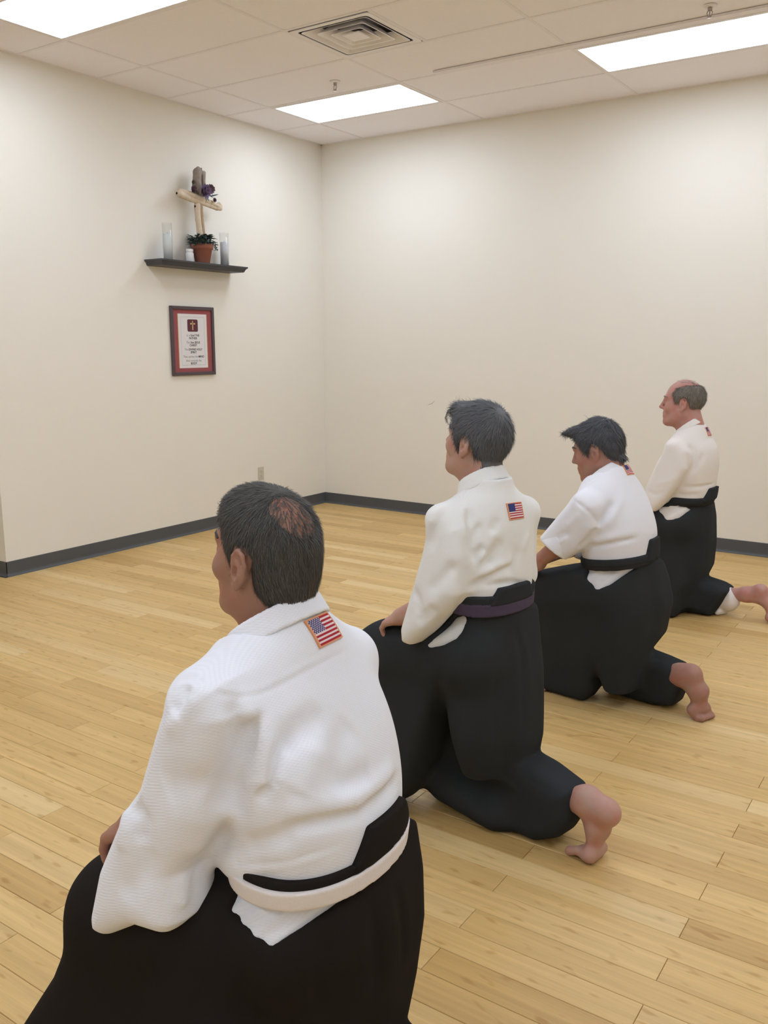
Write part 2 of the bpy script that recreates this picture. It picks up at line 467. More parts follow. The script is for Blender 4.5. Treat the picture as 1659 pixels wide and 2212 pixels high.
MB().box((2.2235, GY[4], HC - 0.0005), (2.2465, GY[3], HC + 0.03)).build('grid_cross_tee', M['grid'], ceiling)
MB().box((0.0, LEDGE, HC - 0.001), (0.02, 0, HC + 0.03)).build('wall_angle', M['grid'], ceiling)
MB().box((0.0, -0.02, HC - 0.001), (XMAX, 0.0, HC + 0.03)).build('wall_angle', M['grid'], ceiling)

# a shallow surface-mounted rail beside the right-hand light
rail = empty('ceiling_rail', (1.97, -1.27, HC))
tag(rail, 'thin pale rail running along the ceiling beside the right-hand light panel', 'rail')
MB().box((0, -0.052, -0.014), (3.4, -0.012, -0.0008)).build('rail_channel', M['grid'], rail)
MB().box((0.12, -0.006, -0.010), (3.4, 0.018, -0.0008)).build('rail_flange', M['grid'], rail)

light_labels = {(1, 1): 'lit rectangular ceiling light panel nearest the corner of the room', (3, 1): 'lit rectangular ceiling light panel at the right edge above the back wall',
                (1, 5): 'lit rectangular ceiling light panel at the top left above the left wall'}
for (i, j) in LIGHTS:
    x0, x1, y1, y0 = GX[i], GX[i + 1], GY[j], GY[j + 1]
    r = empty('ceiling_light', ((x0 + x1) / 2, (y0 + y1) / 2, HC))
    tag(r, light_labels.get((i, j), 'lit rectangular ceiling light panel out of view behind the camera'), 'ceiling light', 'recessed ceiling light panels')
    hx, hy = (x1 - x0) / 2 - 0.012, (y1 - y0) / 2 - 0.012
    fr = MB(); w = 0.028
    fr.box((-hx, -hy, -0.003), (hx, -hy + w, 0.012)).box((-hx, hy - w, -0.003), (hx, hy, 0.012))
    fr.box((-hx, -hy + w, -0.003), (-hx + w * 0.55, hy - w, 0.012)).box((hx - w * 0.55, -hy + w, -0.003), (hx, hy - w, 0.012))
    fr.build('trim_frame', M['white_metal'], r)
    MB().box((-hx + w * 0.55, -hy + w, -0.001), (hx - w * 0.55, hy - w, 0.004)).build('diffuser', M['lens'], r)
    MB().box((-hx, -hy, 0.012), (hx, hy, 0.1)).build('housing', M['white_metal'], r)

# square air diffuser
vx0, vx1, vy0, vy1 = 1.6615, 2.2235, GY[4] + 0.0115, GY[3] - 0.0115
vent = empty('air_diffuser', ((vx0 + vx1) / 2, (vy0 + vy1) / 2, HC))
tag(vent, 'square white air diffuser with nested louvres set in the ceiling', 'vent')
S = min(vx1 - vx0, vy1 - vy0) / 2
MB().box((-S, -S, 0.1), (S, S, 0.11)).build('duct', M['vent_dark'], vent)
sd = MB().box((-S, -S, 0.0), (-S + 0.004, S, 0.1)).box((S - 0.004, -S, 0.0), (S, S, 0.1)).box((-S, -S, 0.0), (S, -S + 0.004, 0.1)).box((-S, S - 0.004, 0.0), (S, S, 0.1))
sd.build('neck', M['vent_dark'], vent)
def square_ring(name, a0, z0, a1, z1, thick, mat):
    def corners(a, rr=0.02):
        out = []
        for cx_, cy_, st in ((1, 1, 0), (-1, 1, 1), (-1, -1, 2), (1, -1, 3)):
            for q in range(4):
                an = math.pi / 2 * (st + q / 3)
                out.append((cx_ * (a - rr) + rr * math.cos(an), cy_ * (a - rr) + rr * math.sin(an)))
        return out
    v = []; n = 16
    for a, z in ((a0, z0), (a1, z1), (a1 - thick, z1 + 0.001), (a0 - thick, z0 + 0.001)):
        v += [(x, y, z) for x, y in corners(a)]
    f = []
    for k in range(4):
        k2 = (k + 1) % 4
        for i in range(n):
            i2 = (i + 1) % n
            f.append((k * n + i, k * n + i2, k2 * n + i2, k2 * n + i))
    o = mesh_obj(name, v, f, mat, vent)
    bm = bmesh.new(); bm.from_mesh(o.data); bmesh.ops.recalc_face_normals(bm, faces=bm.faces); bm.to_mesh(o.data); bm.free()
    return o
square_ring('frame', S, 0.0, S, -0.004, 0.035, M['white_metal'])
square_ring('louvre', S - 0.105, 0.045, S - 0.048, -0.003, 0.007, M['white_metal'])
square_ring('louvre', S - 0.165, 0.045, S - 0.112, -0.003, 0.007, M['white_metal'])
square_ring('louvre', S - 0.222, 0.045, S - 0.170, -0.003, 0.007, M['white_metal'])
MB().box((-S + 0.222, -S + 0.222, -0.003), (S - 0.222, S - 0.222, 0.004)).build('centre_plate', M['white_metal'], vent)

def sprinkler(loc, label):
    r = empty('fire_sprinkler', loc)
    tag(r, label, 'sprinkler', 'fire sprinklers')
    MB().lathe([(0.036, 0.0), (0.036, -0.003), (0.024, -0.008), (0.014, -0.009)], n=24).build('escutcheon', M['white_metal'], r, True)
    MB().lathe([(0.012, -0.006), (0.012, -0.022), (0.008, -0.026)], n=16).build('body', M['chrome'], r, True)
    MB().tube([(0.008, 0, -0.022), (0.014, 0, -0.035), (0.012, 0, -0.046), (0.003, 0, -0.055)], [0.0025] * 4, 6).build('frame_arm', M['chrome'], r, True)
    MB().tube([(-0.008, 0, -0.022), (-0.014, 0, -0.035), (-0.012, 0, -0.046), (-0.003, 0, -0.055)], [0.0025] * 4, 6).build('frame_arm', M['chrome'], r, True)
    MB().lathe([(0.0022, -0.024), (0.0022, -0.054)], n=8).build('bulb', M['chrome'], r, True)
    MB().lathe([(0.004, -0.053), (0.015, -0.056), (0.015, -0.058), (0.003, -0.060)], n=16).build('deflector', M['chrome'], r, True)
sprinkler((1.296, -1.492, HC), 'small pendent fire sprinkler on the ceiling behind the corner light panel')
sprinkler((3.773, -1.469, HC), 'small pendent fire sprinkler at the top right beside the ceiling rail')

# ------------------------------------------------------------------ shelf and what stands on it
SY0, SY1, SZ, SD = -2.112, -1.207, 2.113, 0.187
def shelf_obj():
    steps = [(0.0, SZ - 0.043), (0.006, SZ - 0.036), (0.012, SZ - 0.022), (0.022, SZ - 0.012), (0.026, SZ - 0.010), (0.026, SZ)]
    base_in = 0.026
    v = []
    for d, z in steps:
        i = base_in - d
        v += [(0.0, SY0 + i, z), (SD - i, SY0 + i, z), (SD - i, SY1 - i, z), (0.0, SY1 - i, z)]
    f = [(3, 2, 1, 0)]
    for k in range(len(steps) - 1):
        for i in range(4):
            i2 = (i + 1) % 4
            f.append((4 * k + i, 4 * k + i2, 4 * k + 4 + i2, 4 * k + 4 + i))
    t = 4 * (len(steps) - 1)
    f.append((t, t + 1, t + 2, t + 3))
    o = mesh_obj('wall_shelf', v, f, M['shelf'])
    return tag(o, 'black floating wall shelf with a moulded edge holding the potted cross', 'shelf')
shelf_obj()

def candle(y, x, h, wax_h, label, wax):
    r = empty('glass_candle', (x, y, SZ))
    tag(r, label, 'candle', 'glass candle cylinders on the shelf')
    R0 = 0.036
    MB().lathe([(0.0, 0.0), (R0, 0.0), (R0 + 0.001, h), (R0 - 0.002, h), (R0 - 0.003, 0.006), (0.0, 0.006)], n=32, closed=False).build('glass', M['glass'], r, True)
    MB().lathe([(R0 - 0.0045, 0.0075), (R0 - 0.0045, wax_h - 0.002), (R0 - 0.008, wax_h), (0.003, wax_h - 0.001)], n=28).build('wax', wax, r, True)
    MB().lathe([(0.0012, wax_h - 0.002), (0.001, wax_h + 0.012)], n=6).build('wick', M['ink'], r, True)
candle(-1.955, 0.085, 0.268, 0.19, 'tall clear glass cylinder with white candle at left end of shelf', M['wax'])
M['grey_wax'] = simple_mat('grey_wax', (214, 214, 216), rough=0.5, var=0.04)
candle(-1.365, 0.085, 0.255, 0.185, 'tall clear glass cylinder with greyish candle at right end of shelf', M['grey_wax'])

r = empty('pill_bottle', (0.10, -1.752, SZ))
tag(r, 'small white plastic bottle beside the terracotta pot', 'bottle')
MB().lathe([(0.027, 0.0), (0.030, 0.003), (0.030, 0.066), (0.024, 0.075), (0.022, 0.078)], n=28).build('bottle_body', M['white_plastic'], r, True)
MB().lathe([(0.0265, 0.077), (0.027, 0.079), (0.027, 0.096), (0.025, 0.098)], n=28).build('cap', M['white_plastic'], r, True)

PX, PY = 0.105, -1.625
pot = empty('potted_plant', (PX, PY, SZ))
tag(pot, 'terracotta pot with low dark green leaves in the middle of the shelf', 'plant')
MB().lathe([(0.0, 0.0), (0.052, 0.0), (0.055, 0.003), (0.074, 0.105), (0.082, 0.106), (0.086, 0.142), (0.079, 0.142), (0.076, 0.122), (0.0, 0.122)], n=36, closed=False).build('pot', M['terracotta'], pot, True)
MB().lathe([(0.0, 0.124), (0.075, 0.124)], n=24, closed=False).build('soil', M['soil'], pot)
lv, lf = [], []
def leaf(v, f, base, d, up, L, W, droop=0.3):
    d = Vector(d).normalized(); up = Vector(up).normalized(); s = d.cross(up).normalized()
    b = len(v); base = Vector(base)
    for t, w in ((0, 0.15), (0.25, 0.8), (0.5, 1.0), (0.75, 0.7), (1.0, 0.05)):
        c = base + d * (L * t) - up * (droop * L * t * t)
        v += [tuple(c - s * (W * w / 2) + up * (0.12 * W * w)), tuple(c), tuple(c + s * (W * w / 2) + up * (0.12 * W * w))]
    for k in range(4):
        f += [(b + 3 * k, b + 3 * k + 1, b + 3 * k + 4, b + 3 * k + 3), (b + 3 * k + 1, b + 3 * k + 2, b + 3 * k + 5, b + 3 * k + 4)]
for q in range(230):
    an = random.uniform(0, 2 * math.pi); rr = random.uniform(0.01, 0.082)
    hgt = random.uniform(0.135, 0.205) - 0.30 * max(0, rr - 0.055)
    if math.sin(an) > 0.6: hgt -= 0.01
    el = random.uniform(0.0, 0.9)
    leaf(lv, lf, (rr * math.cos(an), rr * math.sin(an), hgt), (math.cos(an + random.uniform(-.6, .6)), math.sin(an + random.uniform(-.6, .6)), el), (-math.cos(an) * el, -math.sin(an) * el, 1.0), random.uniform(0.03, 0.055), random.uniform(0.022, 0.036))
for q in range(14):   # a sprig trailing over the right rim
    c = Vector((0.04, 0.095 + random.uniform(-0.008, 0.028), random.uniform(0.10, 0.165)))
    leaf(lv, lf, c, (random.uniform(-1, 1), random.uniform(0, 1), random.uniform(-0.3, 0.8)), (0.3, 0, 1), 0.028, 0.016)
for q in range(14):   # and over the left rim
    c = Vector((0.03, -0.085 - random.uniform(-0.01, 0.02), random.uniform(0.13, 0.165)))
    leaf(lv, lf, c, (random.uniform(-1, 1), -random.uniform(0, 1), random.uniform(-0.3, 0.8)), (0.3, 0, 1), 0.030, 0.018)
mesh_obj('foliage', lv, lf, M['leaf'], pot)
st = MB()
for q in range(16):
    an = q * 2.4; rr = 0.02 + 0.003 * q
    st.tube([(rr * 0.5 * math.cos(an), rr * 0.5 * math.sin(an), 0.122), (rr * math.cos(an), rr * math.sin(an), 0.15)], [0.002, 0.001], 5)
st.build('stems', M['leaf'], pot, True)
# ------------------------------------------------------------------ framed print
fr = empty('framed_print', (0.0, -1.667, 1.529))
tag(fr, 'dark framed creed print with red mat and gold cross below the shelf', 'picture')
FW, FH, FB, FD = 0.2275, 0.264, 0.026, 0.022
def mitre(name, pts_out, pts_in):
    v = []
    for (y, z) in pts_out + pts_in: v.append((FD, y, z))
    for (y, z) in pts_out + pts_in: v.append((0.001, y, z))
    o = mesh_obj(name, v, [(0, 1, 3, 2), (4, 6, 7, 5), (0, 4, 5, 1), (2, 3, 7, 6), (0, 2, 6, 4), (1, 5, 7, 3)], M['frame'], fr)
    bm = bmesh.new(); bm.from_mesh(o.data); bmesh.ops.recalc_face_normals(bm, faces=bm.faces); bm.to_mesh(o.data); bm.free()
    m = o.modifiers.new('bevel', 'BEVEL'); m.width = 0.003; m.segments = 2
O = [(-FW, -FH), (FW, -FH), (FW, FH), (-FW, FH)]
I = [(-FW + FB, -FH + FB), (FW - FB, -FH + FB), (FW - FB, FH - FB), (-FW + FB, FH - FB)]
for k in range(4):
    mitre('frame_rail', [O[k], O[(k + 1) % 4]], [I[k], I[(k + 1) % 4]])
MB().box((0.002, -FW + 0.02, -FH + 0.02), (0.010, FW - 0.02, FH - 0.02)).build('mat_board', M['mat_red'], fr)
PWd, PHt = 0.148, 0.207
MB().box((0.008, -PWd - 0.006, -PHt), (0.0106, PWd + 0.006, PHt)).build('gold_bevel', M['gold'], fr)
pp = MB().box((0.008, -PWd, -PHt), (0.0110, PWd, PHt)).build('paper_sheet', M['paper'], fr)
XF = 0.01125
ln = MB(); lw = 0.0008
ln.box((XF - 0.001, -0.124, 0.183), (XF, 0.124, 0.183 + lw * 1.6)).box((XF - 0.001, -0.124, -0.186), (XF, 0.124, -0.186 + lw * 1.6))
ln.box((XF - 0.001, -0.124, -0.186), (XF, -0.124 + lw, 0.183)).box((XF - 0.001, 0.124 - lw, -0.186), (XF, 0.124, 0.183))
ln.build('border_line', M['ink_grey'], pp)
em = MB()
w_, h_, rr = 0.055, 0.047, 0.012
pts = []
for sx, sz, st_ in ((1, 1, 0), (-1, 1, 1), (-1, -1, 2), (1, -1, 3)):
    for q in range(5):
        an = math.pi / 2 * (st_ + q / 4)
        pts.append((sx * (w_ - rr) + rr * math.cos(an), 0.119 + sz * (h_ - rr) + rr * math.sin(an)))
n_ = len(pts)
em.v = [(XF - 0.001, y, z) for y, z in pts] + [(XF + 0.0003, y, z) for y, z in pts]
em.f = [tuple(range(n_, 2 * n_))] + [(i, (i + 1) % n_, n_ + (i + 1) % n_, n_ + i) for i in range(n_)]
emb = em.build('emblem', M['emblem'], pp)
cr = MB().box((XF, -0.0045, 0.085), (XF + 0.0012, 0.0045, 0.155)).box((XF, -0.026, 0.128), (XF + 0.0012, 0.026, 0.138))
cr.build('gold_cross', M['gold'], pp)
def text_line(parts, z, size):
    """parts: list of (text, bold) laid out on one centred line facing +x"""
    objs = []; x = 0.0
    for s, bold in parts:
        cu = bpy.data.curves.new('line', 'FONT'); cu.body = s; cu.size = size; cu.space_character = 1.02
        if bold: cu.offset = size * 0.022
        cu.extrude = 0.0002; cu.resolution_u = 2
        o = bpy.data.objects.new('line', cu); COL.objects.link(o)
        bpy.context.view_layer.update()
        me = bpy.data.meshes.new_from_object(o.evaluated_get(bpy.context.evaluated_depsgraph_get()))
        w = o.dimensions.x
        bpy.data.objects.remove(o); bpy.data.curves.remove(cu)
        objs.append((me, x, bold)); x += w + size * 0.30
    total = x - size * 0.30
    for me, x0, bold in objs:
        me.transform(Matrix.Translation((x0 - total / 2, 0, 0)))
        me.transform(Matrix(((0, 0, 1, 0), (1, 0, 0, 0), (0, 1, 0, 0), (0, 0, 0, 1))))
        me.materials.clear(); me.materials.append(M['ink'] if bold else M['ink_grey'])
        o = bpy.data.objects.new('lettering', me); link(o, pp)
        o.location = (XF, 0.0, z)
TS = 0.0235
text_line([('It is', False), ('God THE', True)], 0.036, TS)
text_line([('FATHER', True)], 0.014, TS)
text_line([('The', False), ('Son JESUS', True)], -0.018, TS)
text_line([('CHRIST', True)], -0.040, TS)
text_line([('The', False), ('DIVINE HOLY', True)], -0.072, TS)
text_line([('SPIRIT', True)], -0.094, TS)
text_line([('That carries the', False), ('MIND', True)], -0.127, TS)
text_line([('And controls the', False)], -0.158, TS)
text_line([('BODY', True)], -0.180, TS)

# ------------------------------------------------------------------ wall outlet and a scuff on the back wall
ol = empty('wall_outlet', (0.0, -0.914, 0.39))
tag(ol, 'ivory wall outlet plate low on the left wall near the corner', 'outlet')
MB().box((0, -0.036, -0.058), (0.005, 0.036, 0.058)).build('cover_plate', M['outlet'], ol, False, 0.002)
for dz in (-0.0195, 0.0195):
    sk = MB().box((0.004, -0.0165, dz - 0.014), (0.0068, 0.0165, dz + 0.014)).build('receptacle', M['outlet'], ol, False, 0.002)
    MB().box((0.0062, -0.0075, dz - 0.002), (0.0071, -0.0055, dz + 0.007)).box((0.0062, 0.0055, dz - 0.002), (0.0071, 0.0075, dz + 0.006)).box((0.0062, -0.002, dz - 0.010), (0.0071, 0.002, dz - 0.006)).build('slot', M['slot'], sk)
MB().lathe([(0.003, 0.0), (0.003, 0.0008)], n=10).build('screw', M['slot'], ol).location = (0.005, 0, 0)
sc = MB().tube([(1.155, -0.0006, 0.985), (1.19, -0.0008, 0.995), (1.225, -0.0006, 1.022)], [0.0016, 0.0022, 0.0008], 6).build('scuff_mark', M['scuff'], wall_back)

# ------------------------------------------------------------------ volume modelling: distance fields on a grid, meshed with surface nets
class Vol:
    def __init__(self, lo, hi, h):
        self.lo = np.array(lo, dtype=np.float64); self.h = h
        self.n = np.ceil((np.array(hi) - self.lo) / h).astype(int) + 1
        self.D = np.full(tuple(self.n), 1.0, dtype=np.float32)
        self.ax = [(self.lo[k] + h * np.arange(self.n[k])).astype(np.float32) for k in range(3)]
    def region(self, lo, hi):
        s = []
        for k in range(3):
            a = int(np.clip(math.floor((lo[k] - self.lo[k]) / self.h), 0, self.n[k]))
            b = int(np.clip(math.ceil((hi[k] - self.lo[k]) / self.h) + 1, 0, self.n[k]))
            s.append(slice(a, b))
        s = tuple(s)
        if any(q.stop <= q.start for q in s): return None, None
        return s, (self.ax[0][s[0]][:, None, None], self.ax[1][s[1]][None, :, None], self.ax[2][s[2]][None, None, :])
    def add(self, prim, k=0.0):
        f, lo, hi = prim
        m = k + 3 * self.h + 0.012
        s, g = self.region(np.array(lo) - m, np.array(hi) + m)
        if s is None: return self
        d = f(*g); A = self.D[s]
        self.D[s] = smin(A, d, k)
        return self
    def sub(self, prim, k=0.0):
        f, lo, hi = prim
        m = k + 2 * self.h
        s, g = self.region(np.array(lo) - m, np.array(hi) + m)
        if s is None: return self
        self.D[s] = -smin(-self.D[s], f(*g), k)
        return self
    def fold(self, pts, w, amp):
        """raise (amp > 0) or sink a soft crease along a polyline"""
        P = np.array(pts, dtype=np.float32)
        m = 2.3 * w
        s, g = self.region(P.min(0) - m, P.max(0) + m)
        if s is None: return self
        d2 = None
        for a, b, ta, tb in zip(P[:-1], P[1:], np.linspace(0, 1, len(P))[:-1], np.linspace(0, 1, len(P))[1:]):
            ba = b - a; L2 = float(ba @ ba) + 1e-12
            q = [g[i] - a[i] for i in range(3)]
            hh = np.clip((q[0] * ba[0] + q[1] * ba[1] + q[2] * ba[2]) / L2, 0, 1)
            e = (q[0] - hh * ba[0]) ** 2 + (q[1] - hh * ba[1]) ** 2 + (q[2] - hh * ba[2]) ** 2
            tt = ta + hh * (tb - ta)
            fade = np.minimum(1.0, np.minimum(tt, 1 - tt) * 5 + 0.15)
            val = fade * np.exp(-e / (w * w))
            d2 = val if d2 is None else np.maximum(d2, val)
        self.D[s] -= (amp * d2).astype(np.float32)
        return self
    def copy(self):
        c = object.__new__(Vol); c.lo = self.lo; c.h = self.h; c.n = self.n; c.ax = self.ax; c.D = self.D.copy()
        return c
    def mesh(self):
        return surface_nets(self.D, self.lo, self.h)

def smin(a, b, k):
    if k <= 0: return np.minimum(a, b)
    hh = np.clip(0.5 + 0.5 * (b - a) / k, 0, 1)
    return (b + (a - b) * hh - k * hh * (1 - hh)).astype(np.float32)

def surface_nets(D, lo, h):
    ins = D < 0
    nx, ny, nz = D.shape
    cnt = np.zeros((nx - 1, ny - 1, nz - 1), dtype=np.uint8)
    for i in (0, 1):
        for j in (0, 1):
            for k in (0, 1):
                cnt += ins[i:nx - 1 + i, j:ny - 1 + j, k:nz - 1 + k]
    I, J, K = np.nonzero((cnt > 0) & (cnt < 8))
    n = len(I)
    acc = np.zeros((n, 3)); num = np.zeros(n)
    cv = {}
    for i in (0, 1):
        for j in (0, 1):
            for k in (0, 1):
                cv[i, j, k] = D[I + i, J + j, K + k].astype(np.float64)
    for a in range(3):
        for u in (0, 1):
            for v in (0, 1):
                c0 = [0, 0, 0]; c1 = [0, 0, 0]
                o = [q for q in range(3) if q != a]
                c0[o[0]] = c1[o[0]] = u; c0[o[1]] = c1[o[1]] = v; c1[a] = 1
                v0, v1 = cv[tuple(c0)], cv[tuple(c1)]
                mk = (v0 < 0) != (v1 < 0)
                t = np.where(mk, v0 / np.where(mk, v0 - v1, 1), 0)
                p = np.zeros((n, 3)); p[:, o[0]] = u; p[:, o[1]] = v; p[:, a] = t
                acc += p * mk[:, None]; num += mk
    V = lo + h * (np.stack([I, J, K], 1) + acc / num[:, None])
    vid = np.full(cnt.shape, -1, dtype=np.int32)
    vid[I, J, K] = np.arange(n)
    Q = []
    def quads(mask_a, mask_b, cells):
        x, y, z = np.nonzero(mask_a != mask_b)
        return x, y, z
    # x edges
    for a in range(3):
        o = [(a + 1) % 3, (a + 2) % 3]
        s0 = [slice(None)] * 3; s1 = [slice(None)] * 3
        s0[a] = slice(0, -1); s1[a] = slice(1, None)
        for q in o:
            s0[q] = slice(1, -1); s1[q] = slice(1, -1)
        A, B = ins[tuple(s0)], ins[tuple(s1)]
        E = np.stack(np.nonzero(A != B), 1)
        if len(E) == 0: continue
        flip = A[E[:, 0], E[:, 1], E[:, 2]]
        base = E.copy(); base[:, o[0]] += 1; base[:, o[1]] += 1   # grid vertex index of the edge start
        def cell(d0, d1):
            c = base.copy(); c[:, o[0]] += d0; c[:, o[1]] += d1
            return vid[c[:, 0], c[:, 1], c[:, 2]]
        q4 = np.stack([cell(-1, -1), cell(0, -1), cell(0, 0), cell(-1, 0)], 1)
        q4[~flip] = q4[~flip][:, ::-1]
        Q.append(q4)
    Q = np.concatenate(Q)
    Q = Q[(Q >= 0).all(1)]
    # relax a little to hide the grid
    for _ in range(2):
        S = np.zeros_like(V); Cn_ = np.zeros(len(V))
        for k in range(4):
            a, b = Q[:, k], Q[:, (k + 1) % 4]
            for c in range(3):
                S[:, c] += np.bincount(a, V[b, c], len(V)) + np.bincount(b, V[a, c], len(V))
            Cn_ += np.bincount(a, minlength=len(V)) + np.bincount(b, minlength=len(V))
        V = 0.45 * V + 0.55 * S / np.maximum(Cn_, 1)[:, None]
    return V, Q

# primitives: (function, lower corner, upper corner)
def cone(a, b, ra, rb, axis=None, sq=1.0):
    """round cone from a to b; sq stretches it along axis"""
    a = np.array(a, dtype=np.float32); b = np.array(b, dtype=np.float32)
    ba = b - a; L2 = float(ba @ ba) + 1e-9
    if axis is not None:
        axis = np.array(axis, dtype=np.float32); axis = axis / np.linalg.norm(axis)
    def f(X, Y, Z):
        x, y, z = X - a[0], Y - a[1], Z - a[2]
        t = np.clip((x * ba[0] + y * ba[1] + z * ba[2]) / L2, 0, 1)
        x, y, z = x - t * ba[0], y - t * ba[1], z - t * ba[2]
        if axis is not None:
            w = (x * axis[0] + y * axis[1] + z * axis[2]) * (1.0 / sq - 1.0)
            x, y, z = x + w * axis[0], y + w * axis[1], z + w * axis[2]
        return np.sqrt(x * x + y * y + z * z) - (ra + t * (rb - ra))
    r = max(ra, rb) * max(1.0, sq)
    return f, np.minimum(a, b) - r, np.maximum(a, b) + r

def chain(pts, rads, vol, k=0.02, axis=None, sq=1.0):
    for i in range(len(pts) - 1):
        vol.add(cone(pts[i], pts[i + 1], rads[i], rads[i + 1], axis, sq), k)

def ellipsoid(c, r, rot=None):
    c = np.array(c, dtype=np.float32); r = np.array(r, dtype=np.float32)
    Rm = np.eye(3, dtype=np.float32) if rot is None else np.array(rot, dtype=np.float32)   # columns = local axes
    def f(X, Y, Z):
        x, y, z = X - c[0], Y - c[1], Z - c[2]
        q = [x * Rm[0, i] + y * Rm[1, i] + z * Rm[2, i] for i in range(3)]
        k0 = np.sqrt(sum((q[i] / r[i]) ** 2 for i in range(3)))
        k1 = np.sqrt(sum((q[i] / r[i] ** 2) ** 2 for i in range(3))) + 1e-6
        return k0 * (k0 - 1) / k1
    e = np.abs(Rm) @ r
    return f, c - e, c + e

def poly_sd(P, X, Z):
    P = np.array(P, dtype=np.float32)
    d = None; s = None
    for i in range(len(P)):
        a, b = P[i], P[i - 1]
        e = b - a; wx, wz = X - a[0], Z - a[1]
        t = np.clip((wx * e[0] + wz * e[1]) / float(e @ e + 1e-9), 0, 1)
        dd = (wx - e[0] * t) ** 2 + (wz - e[1] * t) ** 2
        d = dd if d is None else np.minimum(d, dd)
        c1 = Z >= a[1]; c2 = Z < b[1]; c3 = e[0] * wz > e[1] * wx
        fl = (c1 & c2 & c3) | (~c1 & ~c2 & ~c3)
        s = fl if s is None else s ^ fl
    return np.where(s, -1.0, 1.0) * np.sqrt(d)

def prism(poly, l0, l1, k=0.05, shear=(0.0, 0.0), grow=0.0):
    """polygon in the (forward, up) plane given a thickness l0..l1 with soft edges; shear moves the slab sideways with (forward, up)"""
    P = np.array(poly); lc, lw = (l0 + l1) / 2, (l1 - l0) / 2
    zc = P[:, 1].mean(); ac = P[:, 0].mean()
    def f(X, Y, Z):
        d2 = poly_sd(P, X, Z) - grow
        dl = np.abs(Y - lc - shear[0] * (X - ac) - shear[1] * (Z - zc)) - lw
        return -smin(-d2, -dl, k)
    ex = abs(shear[0]) * np.ptp(P[:, 0]) / 2 + abs(shear[1]) * np.ptp(P[:, 1]) / 2
    return f, (P[:, 0].min() - grow, l0 - ex, P[:, 1].min() - grow), (P[:, 0].max() + grow, l1 + ex, P[:, 1].max() + grow)

def column(knots, power=2.2):
    """knots: (z, centre a, half depth, half width, centre l) from bottom to top"""
    K = np.array([k if len(k) == 5 else (*k, 0.0) for k in knots], dtype=np.float64)
    zs = np.linspace(K[0, 0], K[-1, 0], 200)
    # smooth interpolation (cubic hermite)
    def interp(col):
        m = np.gradient(K[:, col], K[:, 0])
        i = np.clip(np.searchsorted(K[:, 0], zs, side='right') - 1, 0, len(K) - 2)
        hh = K[i + 1, 0] - K[i, 0]; t = (zs - K[i, 0]) / hh
        return (2*t**3-3*t**2+1)*K[i, col] + (t**3-2*t**2+t)*hh*m[i] + (-2*t**3+3*t**2)*K[i+1, col] + (t**3-t**2)*hh*m[i+1]
    tab = [interp(c) for c in range(1, 5)]
    def f(X, Y, Z):
        zc = np.clip(Z, K[0, 0], K[-1, 0])
        c, ha, hb, cl = [np.interp(zc.ravel(), zs, t).reshape(zc.shape).astype(np.float32) for t in tab]
        u, v = np.abs((X - c) / ha), np.abs((Y - cl) / hb)
        rr = (u ** power + v ** power) ** (1.0 / power)
        d = (rr - 1) * np.minimum(ha, hb)
        dz = np.maximum(K[0, 0] - Z, Z - K[-1, 0])
        return np.maximum(d, dz)
    lo = ((K[:, 1] - K[:, 2]).min(), (K[:, 4] - K[:, 3]).min(), K[0, 0]); hi = ((K[:, 1] + K[:, 2]).max(), (K[:, 4] + K[:, 3]).max(), K[-1, 0])
    return f, lo, hi

def frame3(fwd, up):
    f = np.array(fwd, dtype=float); f /= np.linalg.norm(f)
    u = np.array(up, dtype=float); u -= f * (u @ f); u /= np.linalg.norm(u)
    return np.stack([f, np.cross(u, f), u], 1)      # columns: forward, left, up

def local_prim(prim, Rm, origin):
    """move a primitive given in a local frame (columns of Rm) to person space"""
    f0, lo, hi = prim
    Rm = np.array(Rm, dtype=np.float32); o = np.array(origin, dtype=np.float32)
    def f(X, Y, Z):
        x, y, z = X - o[0], Y - o[1], Z - o[2]
        return f0(x * Rm[0, 0] + y * Rm[1, 0] + z * Rm[2, 0], x * Rm[0, 1] + y * Rm[1, 1] + z * Rm[2, 1], x * Rm[0, 2] + y * Rm[1, 2] + z * Rm[2, 2])
    lo = np.array(lo); hi = np.array(hi)
    C8 = np.array([[(lo, hi)[(i >> k) & 1][k] for k in range(3)] for i in range(8)]) @ Rm.T + o
    return f, C8.min(0), C8.max(0)

def tcyl(a, b, ra, rb, wall=None):
    """flat-ended tapered cylinder, optionally hollow"""
    a = np.array(a, dtype=np.float32); b = np.array(b, dtype=np.float32)
    ax = b - a; L = float(np.linalg.norm(ax)); ax = ax / L
    def f(X, Y, Z):
        x, y, z = X - a[0], Y - a[1], Z - a[2]
        h = x * ax[0] + y * ax[1] + z * ax[2]
        r = np.sqrt(np.maximum(x * x + y * y + z * z - h * h, 0))
        rad = ra + np.clip(h / L, 0, 1) * (rb - ra)
        d = np.maximum(r - rad, np.abs(h - L / 2) - L / 2)
        if wall: d = np.maximum(d, (rad - wall) - r)
        return d
    m = max(ra, rb)
    return f, np.minimum(a, b) - m, np.maximum(a, b) + m

